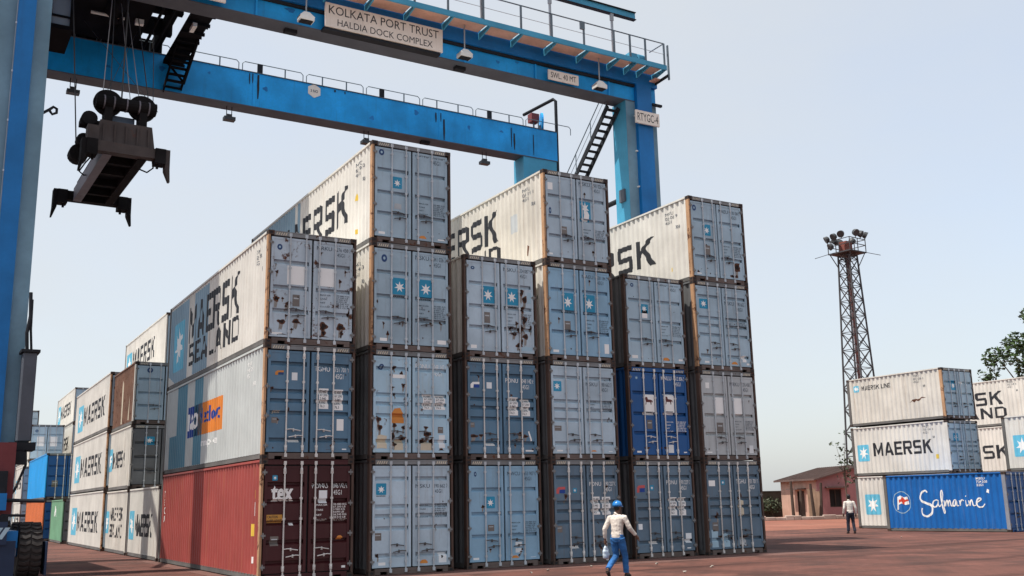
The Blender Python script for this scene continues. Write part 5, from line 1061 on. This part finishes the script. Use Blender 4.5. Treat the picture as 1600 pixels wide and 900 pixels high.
def slab(a, b, c, d, t=0.12):
    vs = [a, b, c, d]; return MB().add(vs+[(x, y, z+t) for x, y, z in vs], [(3, 2, 1, 0), (4, 5, 6, 7), (0, 1, 5, 4), (1, 2, 6, 5), (2, 3, 7, 6), (3, 0, 4, 7)])
e = 0.45; rz = HH+0.95; k_ = 0.95/(HW/2)
rf = hp('roof', slab((-e, -e, HH-e*k_+0.02), (-e, HD+e, HH-e*k_+0.02), (HW/2, HD+e, rz+0.02), (HW/2, -e, rz+0.02)), TILE); hp('roof', slab((HW/2, -e, rz+0.03), (HW/2, HD+e, rz+0.03), (HW+e, HD+e, HH-e*k_+0.03), (HW+e, -e, HH-e*k_+0.03)), TILE)
for i in range(22):
    y = -e+0.2+i*(HD+2*e-0.3)/21; hp('tile_ridge', MB().bar((-e, y, HH-e*k_+0.15), (HW/2, y, rz+0.15), 0.07, 0.05), TILE, rf)
h2 = tag(empty('low_house', (64.0, 62.0, 0)), 'low red roofed building far behind, left of the pink house', 'house')
MB().box(0, 9, 0, 5, 0, 3.2).build('wall', mat('brown_plaster', (0.28, 0.18, 0.14), 0.9, fade=0.3), h2)  # brown plaster with random fading
r2 = slab((-0.6, -0.7, 3.1), (9.6, -0.7, 3.1), (9.6, 2.6, 5.0), (-0.6, 2.6, 5.0)).build('roof', TILE_R, h2); slab((-0.6, 2.6, 5.02), (9.6, 2.6, 5.02), (9.6, 5.8, 3.1), (-0.6, 5.8, 3.1)).build('roof', TILE_R, h2)
MB().box(-2.2, -0.1, 0.5, 4, 0, 2.5).build('lean_to', WOOD, h2)
# rough boundary wall and kerb in front
WL = mat('mossy_wall', (0.10, 0.085, 0.06), 0.95, rust=0.4, streak=0.6, fade=0.4, rustcol=((0.05, 0.055, 0.03), (0.12, 0.08, 0.05)), rscale=1.5)
wa = tag(MB().box(0, 17.0, 0, 0.25, 0, 2.15).box(-0.05, 17.05, -0.04, 0.29, 2.15, 2.25).build('boundary_wall', WL), 'dark weathered boundary wall between the container block and the house', 'wall'); wa.location = (47.5, 43.4, 0); wa.rotation_euler = (0, 0, R(-6))
KB = mat('whitewashed_kerb', (0.42, 0.33, 0.28), 0.9, rust=0.3, fade=0.35, rscale=2)
kb = MB()
x = 0.0; rng = random.Random(5)
while x < 15: w = 0.5+0.5*rng.random(); h = 0.22+0.14*rng.random(); kb.box(x, x+w, -0.12-0.05*rng.random(), 0.14, 0, h); x += w+0.015
k = tag(kb.build('kerb_stone', KB, None, False, None, 0.03), 'low broken whitewashed kerb running along the yard in front of the house', 'kerb'); k.location = (44.6, 33.6, 0); k.rotation_euler = (0, 0, R(-21))
posts = [(51.0, 33.0, 2.9, 0.0, 'timber post leaning before the house doorway'), (51.75, 32.9, 2.2, 0.05, 'short dark stake beside the doorway post'), (53.1, 32.9, 2.7, -0.05, 'wooden stake before the corner of the house'), (53.75, 32.8, 2.75, 0.1, 'leaning wooden stake nearest the pink wall')]
for x, y, h, t, l in posts:
    o = tag(MB().tube([(0, 0, 0), (t*h, 0.02*h, h)], 0.13, 7, 0.10).build('fence_post', WOOD), l, 'post', 'stakes in front of the house'); o.location = (x, y, 0)
bd = tag(MB().box(-0.3, 0.3, -0.03, 0.03, 0, 2.3).box(0.3, 0.62, -0.02, 0.04, 0, 2.1).build('board_fence', mat('pale_boards', (0.33, 0.22, 0.15), 0.85, streak=0.6, fade=0.3)), 'pale upright boards leaning by the house corner', 'fence'); bd.location = (53.3, 33.2, 0); bd.rotation_euler = (R(-4), 0, R(-40))

# ------------------------------------------------------------------ lighting mast
TS = mat('mast_steel', (0.055, 0.055, 0.06), 0.6, rust=0.15, fade=0.25)
TRD = mat('mast_red_oxide', (0.20, 0.06, 0.045), 0.7, rust=0.3, fade=0.3)
MX, MY = 90.6, 60.0
ms = tag(empty('light_mast', (MX, MY, 0), R(6)), 'tall dark lattice floodlight mast rising behind the right hand stacks', 'lighting mast')
def half(z): return 1.75+(0.80-1.75)*min(1, z/31.0)
zs = [0.0]
while zs[-1] < 30.5: zs.append(min(31.0, zs[-1]+max(1.7, 2.05*half(zs[-1])*0.9)))
zs[-1] = 31.0
cn = ((-1, -1), (1, -1), (1, 1), (-1, 1))
for a, b in cn: MB().bar((a*half(0), b*half(0), 0), (a*half(31), b*half(31), 31.0), 0.16).build('leg', TS, ms)
for i in range(4):
    lat = MB(); (a0, b0), (a1, b1) = cn[i], cn[(i+1) % 4]
    for z0, z1 in zip(zs, zs[1:]):
        h0, h1 = half(z0), half(z1)
        lat.bar((a0*h0, b0*h0, z0), (a1*h1, b1*h1, z1), 0.085).bar((a1*h0, b1*h0, z0), (a0*h1, b0*h1, z1), 0.085).bar((a0*h1, b0*h1, z1), (a1*h1, b1*h1, z1), 0.07)
    lat.build('lattice_face', TS, ms)
MB().tube([(0.2, 0.1, 0), (0.2, 0.1, 31.2)], 0.16, 8).build('cable_pipe', TRD, ms)
ld = MB().bar((-0.45, -0.3, 0), (-0.45, -0.3, 31.5), 0.07).bar((0.0, -0.3, 0), (0.0, -0.3, 31.5), 0.07)
for i in range(60): ld.bar((-0.45, -0.3, 0.5+i*0.51), (0.0, -0.3, 0.5+i*0.51), 0.04)
ld.build('ladder', TS, ms)
pz = 31.2; P = 1.6
pf = MB().box(-P, P, -P, P, pz, pz+0.16).build('platform', TS, ms)
for a, b in cn: MB().bar((a*0.82, b*0.82, 29.4), (a*P*0.92, b*P*0.92, pz), 0.1).build('strut', TS, pf)
rl = MB()
for a, b in ((-1, -1), (0, -1), (1, -1), (1, 0), (1, 1), (0, 1), (-1, 1), (-1, 0)): rl.bar((a*P, b*P, pz), (a*P, b*P, pz+1.75), 0.08)
for zz in (1.0, 1.72):
    for i in range(4): (a0, b0), (a1, b1) = cn[i], cn[(i+1) % 4]; rl.bar((a0*P, b0*P, pz+zz), (a1*P, b1*P, pz+zz), 0.08)
rl.build('guard_rail', TS, pf)
MB().box(-0.9, 0.3, -0.6, 0.5, pz+0.17, pz+1.5).build('control_box', TRD, pf)
MB().bar((P, -P, pz+0.1), (P+1.2, -P-1.2, pz-0.35), 0.06).bar((-P, P, pz+0.1), (-P-1.2, P+1.2, pz-0.35), 0.06).build('outrigger', TS, pf)
for i, (a, b, zz) in enumerate(((-1, 1, 2.0), (-1, 0.35, 2.15), (-1, -0.3, 2.3), (-0.2, -1, 2.4), (0.4, -1, 2.35), (1, -1, 2.3), (-1, 0.7, 1.0), (0.0, 1, 2.0), (0.6, 1, 2.0), (1, 0.2, 2.0))):
    d = Vector((a, b, 0)).normalized(); c = Vector((a*P, b*P, pz+zz))
    f = MB().lathe(c+d*0.1, d-Vector((0, 0, 0.55)), [(-0.36, 0.2), (-0.24, 0.38), (0.12, 0.46), (0.18, 0.46)], 12).build('floodlight', LAMP_D, ms); MB().bar(c-Vector((0, 0, zz-1.72)), c, 0.07).build('yoke', TS, f)

# ------------------------------------------------------------------ trees
LEAF1 = mat('leaf_green', (0.06, 0.11, 0.03), 0.6, fade=0.45, scale=0.6, randtone=0.2)
LEAF2 = mat('dark_leaf_green', (0.028, 0.050, 0.022), 0.65, fade=0.4, scale=0.6)
LEAF3 = mat('olive_leaf', (0.07, 0.085, 0.045), 0.65, fade=0.4, scale=0.8)
BARK = mat('tree_bark', (0.10, 0.075, 0.055), 0.9, fade=0.3, streak=0.4, bump=0.5)
def leaves(clumps, n_per_m3, size, rng):
    a, b = MB(), MB()
    for cx, cy, cz, r in clumps:
        n = int(n_per_m3*r**3*4.19*0.5)
        for _ in range(n):
            d = Vector((rng.gauss(0, 1), rng.gauss(0, 1), rng.gauss(0, 1))).normalized()*r*rng.random()**0.4
            p = Vector((cx, cy, cz))+Vector((d.x, d.y, d.z*0.75))
            if noise.noise(p*1.4/max(0.6, r*0.6)) < -0.12: continue
            u = Vector((rng.gauss(0, 1), rng.gauss(0, 1), rng.gauss(0, 0.6))).normalized(); v = u.cross(Vector((rng.gauss(0, 1), rng.gauss(0, 1), rng.gauss(0, 1)))).normalized()
            s = size*(0.6+0.7*rng.random())
            (a if rng.random() < 0.6 else b).add([p-u*s, p+v*s*0.42, p+u*s, p-v*s*0.42], [(0, 1, 2, 3)])
    return a, b
def tree(name, loc, label, clumps, trunk_r, dens, size, seed, mats=(LEAF1, LEAF2), cat='tree'):
    rng = random.Random(seed); t = tag(empty(name, loc), label, cat)
    tk = MB(); top = max(c[2] for c in clumps)*0.62
    tk.tube([(0, 0, 0), (0.1*trunk_r, 0.3*trunk_r, top*0.5), (-0.3*trunk_r, 0.2*trunk_r, top)], trunk_r, 10, trunk_r*0.5)
    tr = tk.build('trunk', BARK, t)
    for cx, cy, cz, r in clumps:
        m = Vector((cx*0.45, cy*0.45, (cz+top*0.6)*0.52)); MB().tube([(0, 0, top*0.62), m, (cx, cy, cz)], trunk_r*0.38, 6, trunk_r*0.1).build('limb', BARK, tr)
    a, b = leaves(clumps, dens, size, rng); c = a.build('crown', mats[0], t)
    if b.v: b.build('second_tone_leaves', mats[1], c)  # second leaf tone, picked leaf by leaf at random
    return t
# the tree cut by the right edge, the shrub by the house
tree('leafy_tree', (82.0, 31.4, 0), 'leafy green tree behind the right hand stacks, cut by the picture edge', [(-3.6, 1.5, 13.9, 1.5), (-2.0, 0.4, 15.2, 1.5), (-1.0, -0.6, 13.7, 2.1), (1.2, -0.5, 15.2, 2.2), (-3.9, 2.6, 12.4, 1.0), (1.5, 0.5, 18.2, 1.5), (2.8, 0, 16.8, 2.0), (0.5, 0.3, 12.4, 2.3), (3.0, -1, 13.6, 2.6)], 0.35, 85, 0.23, 11)
tree('spindly_tree', (52.0, 28.5, 0), 'thin dark shrubby tree between the house and the white containers', [(0.2, 0.1, 5.0, 0.7), (-0.5, 0.2, 5.6, 0.5), (0.3, -0.2, 4.0, 0.8), (0.4, 0.1, 6.3, 0.45), (0.2, 0, 3.0, 0.8), (-0.3, 0.1, 4.4, 0.5)], 0.07, 70, 0.16, 5, (LEAF2, LEAF3))
for i, (x, y, h, l) in enumerate(((57.4, 41.9, 2.0, 'dry scrubby bush against the dark boundary wall, leftmost of three'), (56.4, 42.2, 2.3, 'dry scrubby bush in the middle of the dark boundary wall'), (55.6, 41.5, 1.8, 'dry scrubby bush at the right end of the boundary wall'))):
    o = tree('scrub_bush', (x, y, 0), l, [(0, 0, h*0.5, h*0.5), (0.7, 0.1, h*0.4, h*0.4), (-0.6, 0.1, h*0.6, h*0.42)], 0.04, 110, 0.13, 20+i, (LEAF3, LEAF2), 'bush'); o['group'] = 'scrub along the boundary wall'


# ------------------------------------------------------------------ people
def solid(mb, name, voxel, sm=4):
    me = mb.mesh(name); o = bpy.data.objects.new('tmp', me); COL.objects.link(o)
    r = o.modifiers.new('r', 'REMESH'); r.mode = 'VOXEL'; r.voxel_size = voxel; r.use_smooth_shade = True
    s = o.modifiers.new('s', 'SMOOTH'); s.factor = 0.5; s.iterations = sm
    dg = bpy.context.evaluated_depsgraph_get(); dg.update(); out = bpy.data.meshes.new_from_object(o.evaluated_get(dg)); out.name = name
    bpy.data.objects.remove(o); return out
def folds(me, amp):
    nr = [v.normal.copy() for v in me.vertices]
    for v, n in zip(me.vertices, nr):                               # creases of loose cloth
        p = v.co.copy(); v.co = p+n*(amp*noise.noise(Vector((p.x*9, p.y*9, p.z*16+4*p.x)))+amp*0.5*noise.noise(p*26))
    return me
SKIN = mat('skin', (0.13, 0.068, 0.045), 0.55, fade=0.1)
SHIRT = mat('cream_shirt_cloth', (0.62, 0.56, 0.50), 0.85, fade=0.12, streak=0.2, streakcol=(0.42, 0.34, 0.28), scale=3, bump=0.3)
SHIRT2 = mat('white_shirt_cloth', (0.66, 0.62, 0.57), 0.85, fade=0.1, scale=3, bump=0.3)
JEANS = mat('blue_denim', (0.02, 0.12, 0.34), 0.8, fade=0.35, streak=0.3, streakcol=(0.08, 0.28, 0.52), scale=3, bump=0.3)
NAVYT = mat('navy_trouser_cloth', (0.018, 0.022, 0.04), 0.85, fade=0.2, scale=3)
SHOE = mat('dark_shoe_leather', (0.025, 0.018, 0.017), 0.6, fade=0.2)
HAIR = mat('black_hair', (0.008, 0.007, 0.007), 0.5, fade=0.1)
HELM = mat('blue_hard_hat', (0.01, 0.17, 0.48), 0.28, fade=0.05, spec=0.6)
EYEW = mat('eye_white', (0.6, 0.58, 0.55), 0.4, fade=0.02)
def limb(mb, pts, rad, n=12):
    secs = []; k = len(pts); P_ = [Vector(p) for p in pts]
    for i in range(k):
        d = (P_[min(i+1, k-1)]-P_[max(i-1, 0)]).normalized(); a = d.cross(Vector((0, 1, 0.13))).normalized(); b = a.cross(d).normalized()
        secs.append((P_[i], a*rad[i], b*rad[i]))
    mb.loft(secs, n)
def ell(mb, c, rx, ry, rz, n=14, m=9):
    secs = []
    for i in range(m): t = -math.pi/2*0.98+math.pi*0.98*i/(m-1); secs.append(((c[0], c[1], c[2]+rz*math.sin(t)), (rx*math.cos(t), 0, 0), (0, ry*math.cos(t), 0)))
    mb.loft(secs, n)
def hand(mb, wrist, tip, side, curl):
    w = Vector(wrist); d = (Vector(tip)-w).normalized(); x = Vector((side, 0, 0)); f = d.cross(x).normalized()
    limb(mb, [w-d*0.02, w+d*0.03, w+d*0.09], [0.026, 0.036, 0.036]); across = Vector((0, 1, 0))-d*d.y; across.normalize(); inn = d.cross(across).normalized()*(-side)
    for i, (o, l) in enumerate(((-0.030, 0.062), (-0.010, 0.078), (0.010, 0.084), (0.030, 0.074))):
        b = w+d*0.085+across*o; m = b+d*l*0.5+inn*curl*0.012; e = b+d*l*(1-0.35*curl)+inn*curl*0.045
        limb(mb, [b-d*0.02, b, m, e], [0.010, 0.010, 0.009, 0.0075], 8)
    b = w+d*0.03+across*0.034; limb(mb, [b-across*0.01, b+across*0.022+d*0.03, b+across*0.02+d*0.062+inn*0.015], [0.013, 0.011, 0.009], 8)
def person(loc, heading, label, sh, el, wr, hp_, kn, an, toe, shirt, trs, lean=0.02, curl=(0.3, 0.8), scale=1.0):
    r = tag(empty('person', loc, -heading), label, 'person'); r.scale = (scale,)*3
    body = MB()
    torso = lambda g: [((0, 0, 0.84), (0.145+g, 0, 0), (0, 0.104+g, 0)), ((0, 0, 0.95), (0.150+g, 0, 0), (0, 0.112+g, 0)), ((0, lean*0.3, 1.08), (0.134+g, 0, 0), (0, 0.100+g, 0)), ((0, lean, 1.22), (0.150+g, 0, 0), (0, 0.112+g, 0)), ((0, lean*1.3, 1.34), (0.165+g, 0, 0), (0, 0.108+g, 0)), ((0, lean*1.5, 1.415), (0.150+g, 0, 0), (0, 0.080+g, 0)), ((0, lean*1.6, 1.45), (0.075+g*0.6, 0, 0), (0, 0.062+g*0.6, 0))]
    body.loft(torso(-0.012)); limb(body, [(0, lean*1.6, 1.42), (0, lean*1.8+0.008, 1.50), (0, lean*2+0.012, 1.55)], [0.062, 0.056, 0.056])
    hc = (0, lean*2+0.022, 1.615); ell(body, hc, 0.076, 0.094, 0.118); ell(body, (0, hc[1]+0.03, 1.56), 0.055, 0.06, 0.06)
    limb(body, [(0, hc[1]+0.085, 1.635), (0, hc[1]+0.108, 1.60), (0, hc[1]+0.098, 1.588)], [0.010, 0.017, 0.012], 8)      # nose
    for s in (-1, 1): ell(body, (s*0.078, hc[1]-0.005, 1.61), 0.012, 0.022, 0.034, 8, 6)                                   # ears
    limb(body, [(-0.024, hc[1]+0.084, 1.557), (0, hc[1]+0.092, 1.557), (0.024, hc[1]+0.084, 1.557)], [0.007, 0.009, 0.007], 8)
    for i, s in enumerate((-1, 1)):
        limb(body, [sh[i], tuple((Vector(sh[i])+Vector(el[i]))/2), el[i], tuple((Vector(el[i])*0.6+Vector(wr[i])*0.4)), wr[i]], [0.054, 0.047, 0.040, 0.038, 0.026])
        d = (Vector(wr[i])-Vector(el[i])).normalized(); hand(body, wr[i], Vector(wr[i])+d*0.17-Vector((0, 0, 0.03)), s, curl[i])
        limb(body, [hp_[i], tuple((Vector(hp_[i])+Vector(kn[i]))/2), kn[i], tuple(Vector(kn[i])*0.65+Vector(an[i])*0.35), an[i]], [0.082, 0.070, 0.054, 0.052, 0.036])
        limb(body, [tuple(Vector(an[i])+Vector((0, 0, 0.01))), tuple(Vector(an[i])*0.5+Vector(toe[i])*0.5+Vector((0, 0, 0.012))), toe[i]], [0.038, 0.036, 0.026])
    link('body', solid(body, 'body', 0.0065, 2), SKIN, r, True)
    for s in (-1, 1): e = MB(); ell(e, (s*0.032, hc[1]+0.086, 1.635), 0.012, 0.008, 0.008, 8, 6); e.build('eye', EYEW, r, True)
    c = MB(); c.loft(torso(0.010)); 
    for i, s in enumerate((-1, 1)):
        mid = (Vector(sh[i])+Vector(el[i]))/2; cuff = Vector(el[i])*0.12+Vector(wr[i])*0.88
        limb(c, [tuple(Vector(sh[i])+Vector((-s*0.05, 0, 0.012))), sh[i], tuple(mid), el[i], tuple((Vector(el[i])+cuff)/2), tuple(cuff)], [0.058, 0.070, 0.063, 0.056, 0.050, 0.042])
    so = link('shirt', folds(solid(c, 'shirt', 0.009, 3), 0.007), shirt, r, True)
    c = MB(); limb(c, [(-0.02, lean*1.4, 1.44), (0, lean*1.7+0.004, 1.475)], [0.075, 0.068]); c.build('collar', shirt, so, True)
    c = MB(); c.loft([((0, 0, 0.80), (0.12, 0, 0), (0, 0.105, 0)), ((0, 0, 0.88), (0.168, 0, 0), (0, 0.122, 0)), ((0, 0, 0.99), (0.160, 0, 0), (0, 0.114, 0))])
    for i in (0, 1):
        limb(c, [tuple(Vector(hp_[i])+Vector((0, 0, 0.03))), tuple((Vector(hp_[i])*0.6+Vector(kn[i])*0.4)), kn[i], tuple(Vector(kn[i])*0.5+Vector(an[i])*0.5), tuple(Vector(kn[i])*0.06+Vector(an[i])*0.94)], [0.100, 0.092, 0.074, 0.070, 0.066])
    link('trousers', folds(solid(c, 'trousers', 0.009, 3), 0.010), trs, r, True)
    for i in (0, 1):
        c = MB(); a, t = Vector(an[i]), Vector(toe[i]); heel = a+(a-t)*0.25; heel.z = min(heel.z, a.z-0.03)
        limb(c, [tuple(heel), tuple(a-Vector((0, 0, 0.03))), tuple((a+t)/2+Vector((0, 0, 0.005))), tuple(t+(t-a)*0.15)], [0.036, 0.050, 0.046, 0.030]); link('shoe', solid(c, 'shoe', 0.007, 2), SHOE, r, True)
    return r, hc
w1, hc = person((7.03, -5.2, 0), R(66), 'worker in blue hard hat, cream shirt and blue jeans walking past the block', 
    [(-0.19, 0.03, 1.375), (0.19, 0.03, 1.375)], [(-0.285, -0.09, 1.11), (0.30, 0.08, 1.13)], [(-0.31, -0.04, 0.87), (0.37, 0.25, 0.95)],
    [(-0.09, 0, 0.88), (0.09, 0, 0.88)], [(-0.09, 0.06, 0.50), (0.09, 0.17, 0.50)], [(-0.09, -0.36, 0.20), (0.09, 0.20, 0.085)], [(-0.09, -0.27, 0.035), (0.09, 0.36, 0.035)], SHIRT, JEANS, curl=(0.9, 0.3), scale=1.0)
hm = MB(); hz = 1.635; hy = hc[1]
hm.lathe((0, hy-0.005, hz), (0, 0, 1), [(0.0, 0.118), (0.04, 0.118), (0.08, 0.105), (0.115, 0.078), (0.135, 0.035), (0.138, 0.004)], 24)
hm.box(-0.012, 0.012, hy-0.10, hy+0.09, hz+0.09, hz+0.135)
hat = hm.build('hard_hat', HELM, w1, True)
pk = MB(); n = 12; vs = []
for i in range(n+1): t = math.pi*i/n; vs += [(0.112*math.cos(t), hy-0.005+0.112*math.sin(t), hz+0.012), (0.125*math.cos(t), hy-0.005+0.185*math.sin(t), hz-0.004)]
vs2 = [(x, y, z-0.008) for x, y, z in vs]; nn = len(vs)
pk.add(vs+vs2, [(2*i, 2*i+1, 2*i+3, 2*i+2) for i in range(n)]+[(nn+2*i+2, nn+2*i+3, nn+2*i+1, nn+2*i) for i in range(n)]+[(2*i+1, nn+2*i+1, nn+2*i+3, 2*i+3) for i in range(n)]); pk.build('peak', HELM, hat, True)
nk = MB(); ell(nk, (0, hy-0.03, 1.595), 0.072, 0.078, 0.07); nk.build('hair', HAIR, w1, True)
# bag: hangs from the worker's left hand
BAGM = mat('white_plastic_bag', (0.55, 0.64, 0.72), 0.35, fade=0.2, scale=6, spec=0.5)
bg = MB(); secs = []
for z, rx, ry in ((0.0, 0.055, 0.03), (0.03, 0.10, 0.055), (0.10, 0.115, 0.07), (0.20, 0.10, 0.055), (0.27, 0.07, 0.035), (0.31, 0.03, 0.02)): secs.append(((0, 0, z), (rx, 0, 0), (0, ry, 0)))
bg.loft(secs, 14); bme = solid(bg, 'carrier_bag', 0.008, 2)
nrm = [v.normal.copy() for v in bme.vertices]
for v, n in zip(bme.vertices, nrm): v.co = v.co+n*0.012*noise.noise(v.co*14)
hd = Vector((-0.315, -0.02, 0.80)); cs, sn = math.cos(-R(66)), math.sin(-R(66))
bgp = (7.03+cs*hd.x-sn*hd.y, -5.2+sn*hd.x+cs*hd.y, 0.42)
bag = link('carrier_bag', bme, BAGM, None, True); bag.location = bgp; bag.rotation_euler = (0, 0, R(20)); tag(bag, 'crumpled white plastic bag hanging from the hand of the worker', 'bag')
MB().tube([(-0.02, 0, 0.29), (-0.025, 0, 0.36), (0, 0, 0.40), (0.025, 0, 0.36), (0.02, 0, 0.29)], 0.008, 6).build('handle', BAGM, bag)
w2, hc2 = person((30.6, 9.0, 0), R(30), 'bareheaded man in white shirt and dark trousers by the right hand stack',
    [(-0.19, 0.02, 1.38), (0.19, 0.02, 1.38)], [(-0.265, -0.02, 1.11), (0.265, -0.02, 1.11)], [(-0.275, 0.08, 0.87), (0.27, 0.05, 0.86)],
    [(-0.09, 0, 0.88), (0.09, 0, 0.88)], [(-0.11, 0.05, 0.49), (0.10, 0.0, 0.49)], [(-0.13, 0.04, 0.085), (0.12, -0.10, 0.085)], [(-0.14, 0.20, 0.035), (0.13, 0.06, 0.035)], SHIRT2, NAVYT, scale=1.04)
hr = MB(); ell(hr, (0, hc2[1]-0.014, 1.645), 0.083, 0.095, 0.105); ell(hr, (0, hc2[1]-0.035, 1.60), 0.076, 0.07, 0.08); hr.build('hair', HAIR, w2, True)
